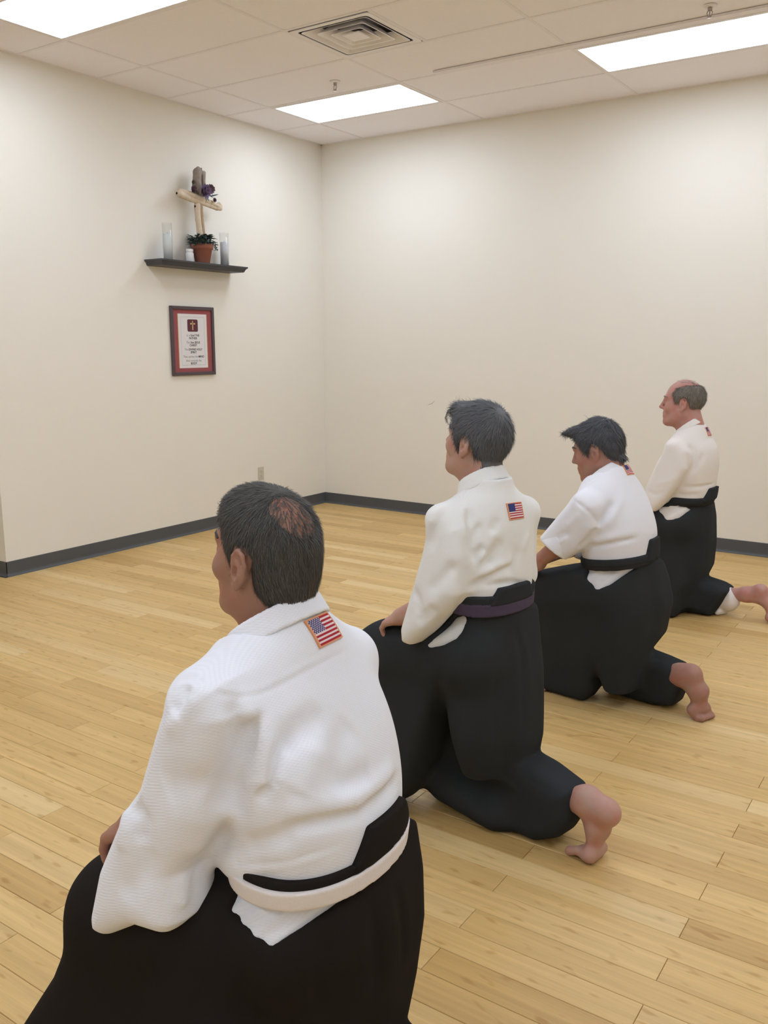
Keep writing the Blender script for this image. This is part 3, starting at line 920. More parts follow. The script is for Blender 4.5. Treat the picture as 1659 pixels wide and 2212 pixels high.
# ------------------------------------------------------------------ driftwood cross standing in the pot
M['driftwood_dark'] = simple_mat('driftwood_dark', (178, 152, 124), rough=0.8, var=0.25, scale=26.0, bump=0.5, bscale=90.0)
def build_cross():
    root = empty('driftwood_cross', (PX, PY, SZ + 0.125))
    tag(root, 'pale driftwood cross with purple flowers standing in the terracotta pot', 'cross')
    ox, oy = 0.0, 0.0
    v = Vol((-0.06, -0.06, -0.01), (0.06, 0.06, 0.37), 0.004)
    chain([(0.004, -0.012, -0.01), (0.0, -0.02, 0.10), (0.002, -0.034, 0.20), (0.0, -0.036, 0.29), (0.0, -0.03, 0.36)], [0.019, 0.022, 0.021, 0.023, 0.02], v, 0.008)
    quads_obj('post', *v.mesh(), M['driftwood'], root)
    v = Vol((-0.06, -0.06, -0.01), (0.06, 0.06, 0.37), 0.004)
    chain([(-0.004, 0.020, -0.01), (0.0, 0.013, 0.10), (-0.002, 0.008, 0.19), (0.0, -0.004, 0.29), (0.0, 0.006, 0.36)], [0.015, 0.018, 0.016, 0.020, 0.018], v, 0.004)
    quads_obj('post', *v.mesh(), M['driftwood_dark'], root)
    v = Vol((-0.05, -0.24, 0.27), (0.07, 0.24, 0.42), 0.004)
    chain([(0.0, -0.205, 0.385), (0.01, -0.10, 0.368), (0.018, 0.0, 0.345), (0.015, 0.10, 0.335), (0.01, 0.19, 0.315)], [0.016, 0.021, 0.020, 0.017, 0.014], v, 0.006)
    chain([(0.0, -0.215, 0.36), (0.0, -0.10, 0.335), (0.012, 0.0, 0.322), (0.005, 0.10, 0.312), (0.0, 0.17, 0.300)], [0.026, 0.020, 0.017, 0.017, 0.014], v, 0.005)
    chain([(0.005, 0.17, 0.303), (0.005, 0.205, 0.305), (0.0, 0.215, 0.325), (0.0, 0.20, 0.342), (0.0, 0.18, 0.338)], [0.016, 0.016, 0.014, 0.011, 0.008], v, 0.006)
    quads_obj('arm', *v.mesh(), M['driftwood'], root)
    v = Vol((-0.06, -0.09, 0.29), (0.06, 0.09, 0.60), 0.004)
    chain([(-0.012, -0.035, 0.375), (0.0, -0.03, 0.45), (0.0, -0.022, 0.54), (0.0, -0.012, 0.565)], [0.033, 0.034, 0.032, 0.018], v, 0.008)
    chain([(-0.012, 0.015, 0.375), (0.004, 0.018, 0.46), (0.0, 0.026, 0.53), (0.0, 0.045, 0.545)], [0.026, 0.026, 0.027, 0.016], v, 0.006)
    v.add(cone((0, 0.012, 0.545), (0, 0.02, 0.572), 0.012, 0.008), 0.006)
    v.sub(ellipsoid((0.02, 0.002, 0.48), (0.02, 0.008, 0.05)), 0.006)
    quads_obj('bark_top', *v.mesh(), M['bark'], root)
    def bloom(c, rad, mat, n=9, name='flower'):
        vv, ff = [], []
        for ring in range(3):
            for q in range(n - 2 * ring):
                an = 2 * math.pi * q / (n - 2 * ring) + ring * 0.5
                el = 0.1 + 0.45 * ring
                d = Vector((math.sin(el) + 0.25, math.cos(an) * math.cos(el), math.sin(an) * math.cos(el)))
                leaf(vv, ff, Vector(c), d, Vector((1, -0.3 * math.cos(an), -0.3 * math.sin(an))), rad, rad * 0.75, droop=-0.25)
        mesh_obj(name, vv, ff, mat, root)
    bloom((0.04, -0.012, 0.400), 0.064, M['petal'], 11)
    bloom((0.028, 0.062, 0.425), 0.046, M['petal_dark'], 10)
    bloom((0.02, -0.10, 0.405), 0.036, M['petal_dark'], 9)
    bloom((0.035, 0.105, 0.352), 0.022, M['petal_dark'], 8)
    bloom((0.01, -0.085, 0.455), 0.026, M['bark'], 8, 'dry_leaf')
    for base_, d_, ln_, wd_, dr_ in (((0.03, 0.06, 0.375), (0.2, 1, 0.15), 0.08, 0.016, -0.2), ((0.03, 0.05, 0.38), (0.3, 1, -0.2), 0.055, 0.018, 0.1),
                                     ((0.03, -0.04, 0.38), (0.4, -1, 0.3), 0.06, 0.022, 0.1), ((0.03, 0.02, 0.37), (0.6, 0.5, -0.8), 0.05, 0.02, 0.1)):
        vv, ff = [], []
        leaf(vv, ff, base_, d_, (1, 0, 1), ln_, wd_, dr_)
        mesh_obj('leaf', vv, ff, M['leaf'], root)
build_cross()

# ------------------------------------------------------------------ people
def head(vol, Rh, e, s=1.0, full=1.0):
    def A(p, k=0.0): vol.add(local_prim(p, Rh, e), k)
    def S(p, k=0.0): vol.sub(local_prim(p, Rh, e), k)
    E = lambda c, r, rot=None: ellipsoid(np.array(c) * s, np.array(r) * s, rot)
    Cc = lambda a, b, ra, rb: cone(np.array(a) * s, np.array(b) * s, ra * s, rb * s)
    A(E((-0.002, 0, 0.037), (0.096, 0.075, 0.090)))
    A(E((0.036, 0, -0.028), (0.060, 0.060 * full, 0.080)), 0.03)
    for q in (1, -1):
        A(Cc((0.004, q * 0.050 * full, -0.048), (0.074, q * 0.014, -0.094), 0.021, 0.019), 0.03)
        A(E((0.066, q * 0.043, -0.018), (0.022, 0.020, 0.022)), 0.025)
    A(E((0.030, 0, -0.078), (0.055, 0.048 * full, 0.026)), 0.03)
    A(E((0.086, 0, -0.094), (0.018, 0.022, 0.017)), 0.02)
    A(Cc((0.086, 0.030, 0.032), (0.086, -0.030, 0.032), 0.013, 0.013), 0.02)
    for q in (1, -1):
        S(E((0.104, q * 0.031, 0.011), (0.014, 0.017, 0.010)), 0.012)
        A(E((0.081, q * 0.031, 0.009), (0.0125, 0.0135, 0.0115)), 0.004)
    A(Cc((0.098, 0, 0.024), (0.117, 0, -0.013), 0.008, 0.0100), 0.012)
    A(E((0.117, 0, -0.017), (0.012, 0.0105, 0.0095)), 0.006)
    for q in (1, -1):
        A(E((0.106, q * 0.012, -0.020), (0.011, 0.007, 0.008)), 0.006)
    A(E((0.090, 0, -0.052), (0.014, 0.028, 0.024)), 0.02)
    A(Cc((0.099, 0.015, -0.049), (0.099, -0.015, -0.049), 0.007, 0.007), 0.008)
    A(Cc((0.098, 0.012, -0.0625), (0.098, -0.012, -0.0625), 0.0075, 0.0075), 0.008)
    S(Cc((0.109, 0.022, -0.0560), (0.109, -0.022, -0.0560), 0.0035, 0.0035), 0.004)
    for q in (1, -1):
        def ear(x, z, o=0.0):
            return np.array((x, q * (0.0735 + 0.004 + 0.14 * (0.010 - x) + o), z))
        rim = [(0.010, 0.006, 0.0038), (0.008, 0.022, 0.0042), (-0.004, 0.033, 0.0045), (-0.018, 0.028, 0.0045), (-0.024, 0.010, 0.0043), (-0.020, -0.010, 0.0042), (-0.010, -0.026, 0.0045), (-0.001, -0.033, 0.0052), (0.006, -0.027, 0.0045)]
        for (x0, z0, r0), (x1, z1, r1) in zip(rim[:-1], rim[1:]):
            A(Cc(ear(x0, z0), ear(x1, z1), r0, r1), 0.003)
        A(Cc(ear(-0.004, 0.018, -0.004), ear(-0.012, -0.002, -0.004), 0.0085, 0.0085), 0.004)
        A(Cc(ear(-0.012, -0.002, -0.004), ear(-0.004, -0.024, -0.002), 0.0070, 0.0070), 0.004)
        A(Cc((-0.004, q * 0.066, 0.008), (-0.006, q * 0.074, -0.008), 0.017, 0.017), 0.006)
        A(Cc(ear(0.009, -0.004, -0.002), ear(0.006, -0.012, -0.001), 0.0042, 0.0042), 0.003)
        S(E(ear(-0.003, -0.004, 0.006), (0.0080, 0.0085, 0.0125)), 0.004)
        S(E(ear(-0.006, 0.022, 0.006), (0.0085, 0.0050, 0.0060)), 0.004)

def hand(vol, wrist, fwd, back, thumb, curls, s=1.0, spread=0.0):
    Rm = frame3(fwd, back)
    def A(p, k=0.0): vol.add(local_prim(p, Rm, wrist), k)
    A(ellipsoid(np.array((0.048, 0, 0)) * s, np.array((0.052, 0.041, 0.0165)) * s), 0.012)
    A(cone((-0.03 * s, 0, 0), (0.025 * s, 0, 0), 0.026 * s, 0.026 * s, (0, 1, 0), 1.15), 0.015)
    lens = (0.078, 0.086, 0.080, 0.062)
    for i in range(4):
        y = thumb * (0.030 - 0.020 * i) * s
        p = np.array([0.084 - 0.004 * abs(i - 1.3), y / s, 0.001]) * s
        ang = 0.0
        A(cone(p - np.array((0.035, 0, 0)) * s, p, 0.0105 * s, 0.0105 * s), 0.006)
        for j, fr_ in enumerate((0.46, 0.31, 0.23)):
            ang += math.radians(curls[i][j] if isinstance(curls[0], (list, tuple)) else curls[j])
            L = lens[i] * fr_ * s
            q = p + np.array([math.cos(ang) * L, spread * thumb * (1.5 - i) * L, -math.sin(ang) * L])
            r0 = (0.0096, 0.0088, 0.0080)[j] * s; r1 = (0.0090, 0.0082, 0.0070)[j] * s
            A(cone(p, q, r0, r1), 0.002)
            p = q
    t0 = np.array((0.012, thumb * 0.028, -0.006)) * s; t1 = np.array((0.045, thumb * 0.048, -0.014)) * s
    t2 = np.array((0.072, thumb * 0.050, -0.020)) * s; t3 = np.array((0.094, thumb * 0.046, -0.024)) * s
    A(cone(t0, t1, 0.016 * s, 0.0125 * s), 0.010); A(cone(t1, t2, 0.0115 * s, 0.0105 * s), 0.003); A(cone(t2, t3, 0.0102 * s, 0.008 * s), 0.002)

def foot_up(vol, ankle, heel, ball, toe_dir, medial, s=1.0):
    """foot standing on its toes, heel raised"""
    A, H, B = [np.array(q, dtype=float) for q in (ankle, heel, ball)]
    T = np.array(toe_dir, dtype=float); T /= np.linalg.norm(T)
    W = np.array(medial, dtype=float); W /= np.linalg.norm(W)
    top = np.cross(W, B - H); top /= np.linalg.norm(top)
    if top @ T < 0: top = -top
    vol.add(ellipsoid(H - 0.005 * top, (0.034 * s, 0.031 * s, 0.034 * s)), 0.02)
    M1 = H + (B - H) * 0.48 + 0.012 * top - W * 0.006
    vol.add(cone(H + 0.004 * top, M1, 0.031 * s, 0.026 * s, W, 1.05), 0.02)
    vol.add(cone(M1, B + 0.008 * top, 0.026 * s, 0.020 * s, W, 1.5), 0.02)
    vol.add(cone(B - W * 0.028 * s, B + W * 0.028 * s, 0.019 * s, 0.023 * s), 0.015)
    vol.sub(ellipsoid(H + (B - H) * 0.55 - 0.034 * top + W * 0.022, (0.018 * s, 0.018 * s, 0.030 * s)), 0.02)
    vol.add(cone(A, M1 + 0.01 * top, 0.036 * s, 0.027 * s), 0.03)
    vol.add(cone(A, H + 0.01 * top, 0.034 * s, 0.028 * s), 0.03)
    for q in (1, -1):
        vol.add(ellipsoid(A + q * W * 0.032 * s - np.array((0, 0, 0.012)), (0.013, 0.011, 0.013)), 0.012)
    for i in range(5):
        y = (0.034, 0.012, -0.005, -0.021, -0.036)[i] * s
        L = (0.058, 0.052, 0.046, 0.040, 0.034)[i] * s
        r = (0.0135, 0.0098, 0.0095, 0.0090, 0.0085)[i] * s
        b0 = B + W * y + T * 0.004; b0[2] = max(b0[2] - 0.004, r + 0.002)
        b1 = b0 + T * L; b1[2] = r + 0.001
        mid = b0 + T * L * 0.55 + np.array((0, 0, 0.004))
        vol.add(cone(b0, mid, r * 1.05, r * 0.92), 0.010)
        vol.add(cone(mid, b1, r * 0.95, r), 0.002)

def foot_flat(vol, ankle, heel, ball, s=1.0):
    A, H, B = [np.array(q, dtype=float) for q in (ankle, heel, ball)]
    T = (B - H); T[2] = 0; T /= np.linalg.norm(T)
    W = np.cross(np.array((0, 0, 1.0)), T) * -1.0     # medial of a left foot lies to its right
    vol.add(cone(H, B, 0.030, 0.024, W, 1.4), 0.01)
    vol.add(cone(A, H + T * 0.03, 0.035, 0.028), 0.03)
    vol.add(cone(A, H + (B - H) * 0.6, 0.033, 0.026), 0.03)
    for i in range(5):
        y = (0.034, 0.012, -0.005, -0.021, -0.036)[i]; L = (0.060, 0.056, 0.048, 0.040, 0.032)[i]; r = (0.0135, 0.0098, 0.0095, 0.0090, 0.0085)[i]
        b0 = B + W * y; b0[2] = r + 0.003
        vol.add(cone(b0, b0 + T * L, r, r * 0.95), 0.008)

def head_frame(yaw, pitch):
    y, p = math.radians(yaw), math.radians(pitch)
    f = (math.cos(y) * math.cos(p), math.sin(y) * math.cos(p), -math.sin(p))
    return frame3(f, (math.cos(y) * math.sin(p), math.sin(y) * math.sin(p), math.cos(p)))

def make_hair(cfg, root, Rh, e, s, mat):
    H = cfg['hair']
    th = H['thick']
    h = H.get('h', 0.004)
    poly = np.array(H['line']) * s
    lo = np.array(e) - 0.2 * s; hi = np.array(e) + 0.2 * s
    v = Vol(lo, hi, h)
    v.add(local_prim(ellipsoid(np.array((-0.004, 0, 0.038)) * s, (np.array((0.097, 0.0755, 0.089)) + np.array(th)) * s), Rh, e))
    for c, r, k in H.get('lumps', []):
        v.add(local_prim(ellipsoid(np.array(c) * s, np.array(r) * s), Rh, e), k)
    # keep only the part behind the hairline
    full, lo_, hi_ = local_prim(prism(poly, -0.3, 0.3, 0.0), Rh, e)
    g = (v.ax[0][:, None, None], v.ax[1][None, :, None], v.ax[2][None, None, :])
    v.D = -smin(-v.D, -full(*g), 0.012)
    for c, r, k in H.get('extra', []):
        v.add(local_prim(ellipsoid(np.array(c) * s, np.array(r) * s), Rh, e), k)
    for c, r, k in H.get('cut', []):
        v.sub(local_prim(ellipsoid(np.array(c) * s, np.array(r) * s), Rh, e), k)
    # clumpy relief
    x, y, z = [(gg - e[i]) for i, gg in enumerate(g)]
    L = [x * Rh[0, i] + y * Rh[1, i] + z * Rh[2, i] for i in range(3)]
    am = H.get('relief', 0.0015)
    v.D += (am * (np.sin(L[1] * 230 + 9 * np.sin(L[0] * 60)) * np.cos(L[0] * 150 + L[2] * 120 + 4 * np.sin(L[1] * 90)))).astype(np.float32)
    V, Q = v.mesh()
    # strands
    P0, P1, P2, P3 = V[Q[:, 0]], V[Q[:, 1]], V[Q[:, 2]], V[Q[:, 3]]
    nrm = np.cross(P2 - P0, P3 - P1); area = np.linalg.norm(nrm, axis=1); nrm /= np.maximum(area, 1e-9)[:, None]
    cen = ((P0 + P1 + P2 + P3) / 4 - np.array(e)) @ Rh
    outer = (nrm * ((V[Q].mean(1)) - (np.array(e) + Rh @ np.array((0, 0, 0.03))))).sum(1) > 0
    pr = area * outer
    n = H.get('strands', 6000)
    idx = rng.choice(len(Q), n, p=pr / pr.sum())
    u, w = rng.random((n, 1)), rng.random((n, 1))
    base = (P0[idx] * (1 - u) + P1[idx] * u) * (1 - w) + (P3[idx] * (1 - u) + P2[idx] * u) * w
    nn = nrm[idx]
    # scattered strands over thin places
    for c, r, m in H.get('thin', []):
        c = np.array(c) * s
        dirs = rng.normal(size=(m, 3)); dirs /= np.linalg.norm(dirs, axis=1)[:, None]
        cc = np.array((-0.002, 0, 0.037)) * s; rr_ = np.array((0.0975, 0.0765, 0.0915)) * s
        aim = (c - cc) / rr_; aim /= np.linalg.norm(aim)
        dd = aim + dirs * r; dd /= np.linalg.norm(dd, axis=1)[:, None]
        pl = cc + dd * rr_
        nl = dd / rr_; nl /= np.linalg.norm(nl, axis=1)[:, None]
        base = np.concatenate([base, pl @ Rh.T + np.array(e)]); nn = np.concatenate([nn, nl @ Rh.T])
    n = len(base)
    loc = (base - np.array(e)) @ Rh
    crown = np.array(H.get('crown', (-0.062, 0.0, 0.115))) * s
    d = loc - crown
    d /= np.linalg.norm(d, axis=1)[:, None] + 1e-6
    low = np.clip((0.085 * s - loc[:, 2]) / (0.09 * s), 0, 1)[:, None]
    d = d * (1 - 0.7 * low) + np.array(H.get('fall', (-0.45, 0, -1.0))) * low
    d += rng.normal(size=d.shape) * H.get('mess', 0.25)
    d = d @ Rh.T
    d -= nn * (d * nn).sum(1)[:, None]
    d /= np.linalg.norm(d, axis=1)[:, None] + 1e-6
    ln = (H.get('len', 0.022) * (0.6 + 0.7 * rng.random(n)))[:, None]
    lift = H.get('lift', 0.25) * (0.5 + rng.random((n, 1)))
    side = np.cross(d, nn); wd = H.get('width', 0.0007)
    vs, fs = [], []
    p0 = base - nn * 0.0015
    p1 = base + d * ln * 0.5 + nn * ln * lift * 0.6
    p2 = base + d * ln + nn * ln * lift * 0.75
    SV = np.stack([p0 - side * wd, p0 + side * wd, p1 - side * wd * 0.8, p1 + side * wd * 0.8, p2 - side * wd * 0.1, p2 + side * wd * 0.1], 1).reshape(-1, 3)
    b = np.arange(n)[:, None] * 6
    SQ = np.concatenate([b + np.array([0, 1, 3, 2]), b + np.array([2, 3, 5, 4])])
    Vall = np.concatenate([V, SV]); Qall = np.concatenate([Q, SQ + len(V)])
    o = quads_obj('hair', Vall, Qall, mat, root)
    for curl in H.get('locks', []):      # single loose locks
        pts = [np.array(e) + Rh @ (np.array(q) * s) for q in curl]
        mb = MB()
        for k in range(9):
            off = rng.normal(size=3) * 0.0022
            mb.tube([tuple(q + off * (0.4 + 0.3 * i)) for i, q in enumerate(pts)], [0.0007 * (1 - 0.7 * i / len(pts)) for i in range(len(pts))], 4)
        mb.build('hair_lock', mat, root, True)
    return o

def flag_patch(name, root, bvh, corners, direction, n, mat):
    """corners TL, TR, BL, BR in person space, laid on the cloth along direction"""
    TL, TR, BL, BR = [Vector(c) for c in corners]
    d = Vector(direction).normalized()
    m = n
    verts, ok = [], True
    for j in range(m + 1):
        for i in range(n + 1):
            u, w = i / n, j / m
            p = (TL * (1 - u) + TR * u) * (1 - w) + (BL * (1 - u) + BR * u) * w
            hit = bvh.ray_cast(p - d * 0.15, d)
            q = hit[0] if hit[0] is not None else p
            verts.append(q)
    # soften the projection so the patch bridges small creases
    G = np.array([tuple(q) for q in verts]).reshape(m + 1, n + 1, 3)
    for _ in range(6):
        Gp = np.pad(G, ((1, 1), (1, 1), (0, 0)), mode='reflect', reflect_type='odd')
        G = 0.5 * G + 0.125 * (Gp[2:, 1:-1] + Gp[:-2, 1:-1] + Gp[1:-1, 2:] + Gp[1:-1, :-2])
    dn = np.array(d)
    top = G - dn * 0.0035
    V = np.concatenate([top.reshape(-1, 3), (G + dn * 0.004).reshape(-1, 3)])
    W = n + 1; N = W * (m + 1)
    F, Cc = [], []
    navy, red, white, gold = [lin(c) for c in ((62, 68, 120), (176, 44, 58), (232, 214, 214), (222, 158, 118))]
    bd = 0.055
    for j in range(m):
        for i in range(n):
            a = j * W + i
            F.append((a, a + W, a + W + 1, a + 1))
            u, w = (i + 0.5) / n, (j + 0.5) / m
            if min(u, 1 - u, w, 1 - w) < bd: Cc.append(gold); continue
            uu, ww = (u - bd) / (1 - 2 * bd), (w - bd) / (1 - 2 * bd)
            if uu < 0.46 and ww < 7 / 13:
                cu, cw = uu / 0.46, ww / (7 / 13)
                col = navy
                gx, gy = cu * 11, cw * 9
                ix, iy = round(gx - 0.5), round(gy - 0.5)
                if (ix + iy) % 2 == 0 and math.hypot((gx - 0.5 - ix), (gy - 0.5 - iy)) < 0.42 and n >= 100: col = white
                Cc.append(col)
            else:
                Cc.append(red if int(ww * 13) % 2 == 0 else white)
    edge = [i for i in range(W)] + [j * W + n for j in range(1, m + 1)] + [m * W + i for i in range(n - 1, -1, -1)] + [j * W for j in range(m - 1, 0, -1)]
    for q in range(len(edge)):
        a, b2 = edge[q], edge[(q + 1) % len(edge)]
        F.append((a, b2, b2 + N, a + N)); Cc.append(gold)
    o = mesh_obj(name, V, F, mat, root)
    at = o.data.attributes.new('thread', 'FLOAT_COLOR', 'FACE')
    at.data.foreach_set('color', np.array([(*c, 1.0) for c in Cc], dtype=np.float32).ravel())
    return o

def grid_of(v):
    return (v.ax[0][:, None, None], v.ax[1][None, :, None], v.ax[2][None, None, :])

def mirror(p): return (p[0], -p[1], p[2])

def person(cfg):
    root = empty('person', (cfg['at'][0], cfg['at'][1], 0), math.pi - math.radians(cfg['yaw']))
    tag(root, cfg['label'], 'person', 'kneeling martial artists')
    hj, hb, hk = cfg['vox']
    e = np.array(cfg['head']); s = cfg['hs']
    Rh = head_frame(*cfg['look'])
    nb = np.array(cfg['neck'])                 # centre of the neck base
    shL, shR = np.array(cfg['shL']), np.array(cfg['shR'])
    elL, wrL = np.array(cfg['elL']), np.array(cfg['wrL'])
    elR, wrR = np.array(cfg['elR']), np.array(cfg['wrR'])
    kn = cfg['torso']
    zw = cfg['waist']
    kL, kR = np.array(cfg['kneeL']), np.array(cfg['kneeR'])
    hips_ = cfg['hips']
    # ---- body
    b = Vol((-0.48, -0.36, -0.004), (0.56, 0.36, e[2] + 0.16 * s), hb)
    head(b, Rh, e, s, cfg.get('full', 1.0))
    n0 = e + Rh @ np.array((-0.022, 0, -0.035)) * s
    b.add(cone(n0, nb, 0.058 * s, cfg.get('neck_r', 0.062)), 0.025)
    b.add(cone(e + Rh @ np.array((0.03, 0, -0.07)) * s, nb + np.array((0.035, 0, -0.01)), 0.036 * s, 0.045), 0.03)
    b.add(column([(z, c, ha - 0.03, hb_ - 0.035) for z, c, ha, hb_ in kn if z < nb[2] - 0.02]), 0.04)
    for sh, el, wr in ((shL, elL, wrL), (shR, elR, wrR)):
        sh = sh - np.array((0, 0, 0.012))
        b.add(cone(nb - np.array((0, 0, 0.06)), sh, 0.036, 0.034), 0.03)
        b.add(cone(sh, el, 0.036, 0.034), 0.02)
        b.add(cone(el, wr, 0.036, 0.027), 0.015)
    hpL, hpR = np.array((hips_[-1][1] - 0.01, 0.07, zw - 0.14)), np.array((hips_[-1][1] - 0.01, -0.07, zw - 0.14))
    aL, aR = np.array(cfg['ankleL']), np.array(cfg['ankleR'])
    b.add(cone(hpL, hpR, 0.06, 0.06), 0.03)
    b.add(cone(hpL, kL, 0.066, 0.05), 0.03); b.add(cone(kL, aL, 0.052, 0.036), 0.02)
    b.add(cone(hpR, kR, 0.066, 0.05), 0.03); b.add(cone(kR, aR, 0.050, 0.034), 0.02)
    foot_up(b, aR, cfg['heelR'], cfg['ballR'], cfg.get('toeR', (1, 0, 0)), cfg.get('medR', (0, 1, 0)), cfg.get('fs', 1.0))
    foot_flat(b, aL, (aL[0] - 0.03, aL[1], 0.032), (aL[0] + 0.13, aL[1] + 0.02, 0.028))
    hand(b, wrL, *cfg['handL'])
    hand(b, wrR, *cfg['handR'])
    quads_obj('body', *b.mesh(), cfg['skin'], root)
    # ---- eyebrows
    for q in (1, -1):
        pts = [np.array((0.094, q * 0.014, 0.034)), np.array((0.0955, q * 0.026, 0.041)), np.array((0.086, q * 0.040, 0.040)), np.array((0.074, q * 0.049, 0.034))]
        MB().tube([tuple(e + Rh @ (p * s + np.array((0.003, q * 0.001, 0)))) for p in pts], [0.0035 * cfg.get('brow', 1), 0.0048 * cfg.get('brow', 1), 0.004 * cfg.get('brow', 1), 0.002], 6).build('eyebrow', cfg['hairmat'], root, True)
    make_hair(cfg, root, Rh, e, s, cfg['hairmat'])
    # ---- jacket
    lo, hi = cfg['jbox']
    t = Vol(lo, hi, hj)
    t.add(column(kn, 2.25))
    j = t
    if 'hem' in cfg:
        j.D = np.maximum(j.D, (cfg['hem'] + cfg.get('hemtilt', 0) * grid_of(j)[0]) - grid_of(j)[2])
    for sh, sg in ((shL, 1), (shR, -1)):
        j.add(cone(nb + np.array((-0.005, sg * 0.03, -0.034)), sh, 0.056, cfg.get('shr', 0.062), (0, 0, 1), 0.85), 0.045)
    for pr in cfg['sleeveL'] + cfg['sleeveR']:
        kind, args, k = pr
        if kind == 'prism': j.add(prism(*args), k)
        elif kind == 'cone': j.add(cone(*args), k)
        elif kind == 'ell': j.add(ellipsoid(*args), k)
        elif kind == 'hole': j.sub(cone(*args), k)
    gj = grid_of(j); cc_ = cfg['collar']
    if 'cuff' in cfg:        # the rolled sleeve ends in a clean edge
        cp, cd, lmin, amin = cfg['cuff']
        cd = np.array(cd) / np.linalg.norm(cd)
        past = (gj[0] - cp[0]) * cd[0] + (gj[1] - cp[1]) * cd[1] + (gj[2] - cp[2]) * cd[2]
        zone = np.maximum(lmin - gj[1], amin - gj[0])
        j.D = np.maximum(j.D, np.minimum(past, -zone)).astype(np.float32)
    # the neckline: the cloth stops where the collar band begins
    j.D = np.maximum(j.D, 0.8 * (gj[2] - (cc_['ztop'] - cc_['band'] * 0.72 + cc_['slope'] * (gj[0] - cc_['a0']) + 3.0 * np.maximum(0, np.abs(gj[1]) - cc_['rb'])))).astype(np.float32)
    for pts, w, amp in cfg.get('folds', []):
        j.fold(pts, w, amp)
    # lapels crossing left over right down the front
    K_ = np.array(kn)
    for l0, l1, amp in ((0.055, -0.045, 0.007), (-0.055, 0.010, 0.005)):
        pts = []
        for tq in np.linspace(0, 1, 7):
            zq = nb[2] - 0.03 + tq * (zw + 0.02 - nb[2])
            lq = l0 + (l1 - l0) * tq
            cq, hq, wq = [np.interp(zq, K_[:, 0], K_[:, i]) for i in (1, 2, 3)]
            pts.append((cq + hq * math.sqrt(max(0.05, 1 - (lq / wq) ** 2)), lq, zq))
        j.fold(pts, 0.014, amp)
    jo = quads_obj('jacket', *j.mesh(), cfg['gi'], root)
    # ---- collar
    c = cfg['collar']
    cv = Vol((nb[0] - 0.16, -0.16, c['z'] - 0.16), (nb[0] + 0.20, 0.16, c['z'] + 0.10), min(hj, 0.0045))
    g = grid_of(cv)
    zz = g[2] - c['z']
    ca, ra, rb = c['a'] + c.get('lean', 0.25) * zz, c['ra'] - c.get('flare', 0.35) * zz, c['rb'] - c.get('flare', 0.35) * zz
    rr = np.sqrt(((g[0] - ca) / ra) ** 2 + (g[1] / rb) ** 2)
    d = (rr - 1) * np.minimum(ra, rb)
    shell = np.maximum(d, -(d + c.get('t', 0.011)))
    top = (g[2] - (c['ztop'] + c['slope'] * (g[0] - c['a0']))) * 0.85
    bot = ((c['ztop'] - c['band'] + c['slope'] * (g[0] - c['a0'])) - g[2]) * 0.85
    cv.D = -smin(-shell, -np.maximum(top, bot), 0.006).astype(np.float32) + 0 * cv.D
    for dz in c.get('stitch', (0.25, 0.5, 0.75)):     # rows of stitching
        pl = np.abs((g[2] - (c['ztop'] - c['band'] * dz + c['slope'] * (g[0] - c['a0']))))
        cv.D += (0.0007 * np.exp(-(pl / 0.003) ** 2)).astype(np.float32)
    quads_obj('collar', *cv.mesh(), cfg['gi'], jo)
    # ---- hakama
    lo, hi = cfg['kbox']
    k = Vol(lo, hi, hk)
    hips = cfg['hips']
    k.add(column(hips, 2.2))
    hipv = k.copy()
    for kind, args, kk in cfg['legs']:
        if kind == 'prism': k.add(prism(*args), kk)
        elif kind == 'cone': k.add(cone(*args), kk)
        elif kind == 'hole': k.sub(prism(*args), kk)
    for pts, w, amp in cfg.get('kfolds', []):
        k.fold(pts, w, amp)
    g = grid_of(k)
    if cfg.get('pleat'):
        for (a0, l0, z0, z1, amp, fq, ph) in cfg['pleat']:
            mk = np.clip((z1 - g[2]) / (z1 - z0), 0, 1) * np.exp(-((g[0] - a0) / 0.22) ** 2)
            k.D += (amp * mk * np.sin(fq * g[0] + 0.35 * fq * g[1] + ph)).astype(np.float32)
    k.D = np.maximum(k.D, 0.003 - g[2])
    # the side opening, and the white jacket skirt seen through it
    tail = k.copy()
    poly, l0 = cfg['slit']
    sl = prism(poly, l0, 0.5, 0.0)
    fs = sl[0](*g)
    k.D = np.maximum(k.D, -np.maximum(fs, -(k.D + 0.020)))
    tail.D = np.maximum(tail.D + 0.009, fs - 0.012)
    if cfg.get('slitfold'):
        fq, dirv = cfg['slitfold']
        tail.D += (0.0035 * np.sin(fq * (g[0] * dirv[0] + g[2] * dirv[1]) + 3 * np.sin(20 * g[2]))).astype(np.float32)
    ko = quads_obj('hakama', *k.mesh(), cfg['black'], root)
    quads_obj('jacket_skirt', *tail.mesh(), cfg['gi'], jo)
    # ---- straps, back plate and belt follow the waist
    def band(name, fn, off, mat, parent, h=None):
        w = Vol((-0.26, -0.30, zw - 0.14), (0.30, 0.30, zw + 0.14), h or hj)
        w.add(column(hips, 2.2)); w.add(column(kn, 2.25), 0.01)
        gg = grid_of(w)
        w.D = np.maximum(w.D - off, fn(*gg)).astype(np.float32)
        return quads_obj(name, *w.mesh(), mat, parent)
    bz, bh, tl, tb = cfg['belt']          # height, half width, tilt sideways, tilt fore-aft
    pl = lambda X, Y, Z: np.abs(Z - (bz + tl * Y + tb * X)) - bh
    band('belt', pl, cfg.get('belt_off', 0.013), cfg['beltmat'], root)
    sz, sh_ = cfg['strap']
    band('waist_strap', lambda X, Y, Z: np.abs(Z - (sz + tl * Y + tb * X)) - sh_, 0.009, cfg['black'], ko)
    pz0, pz1, pw0, pw1 = cfg['plate']
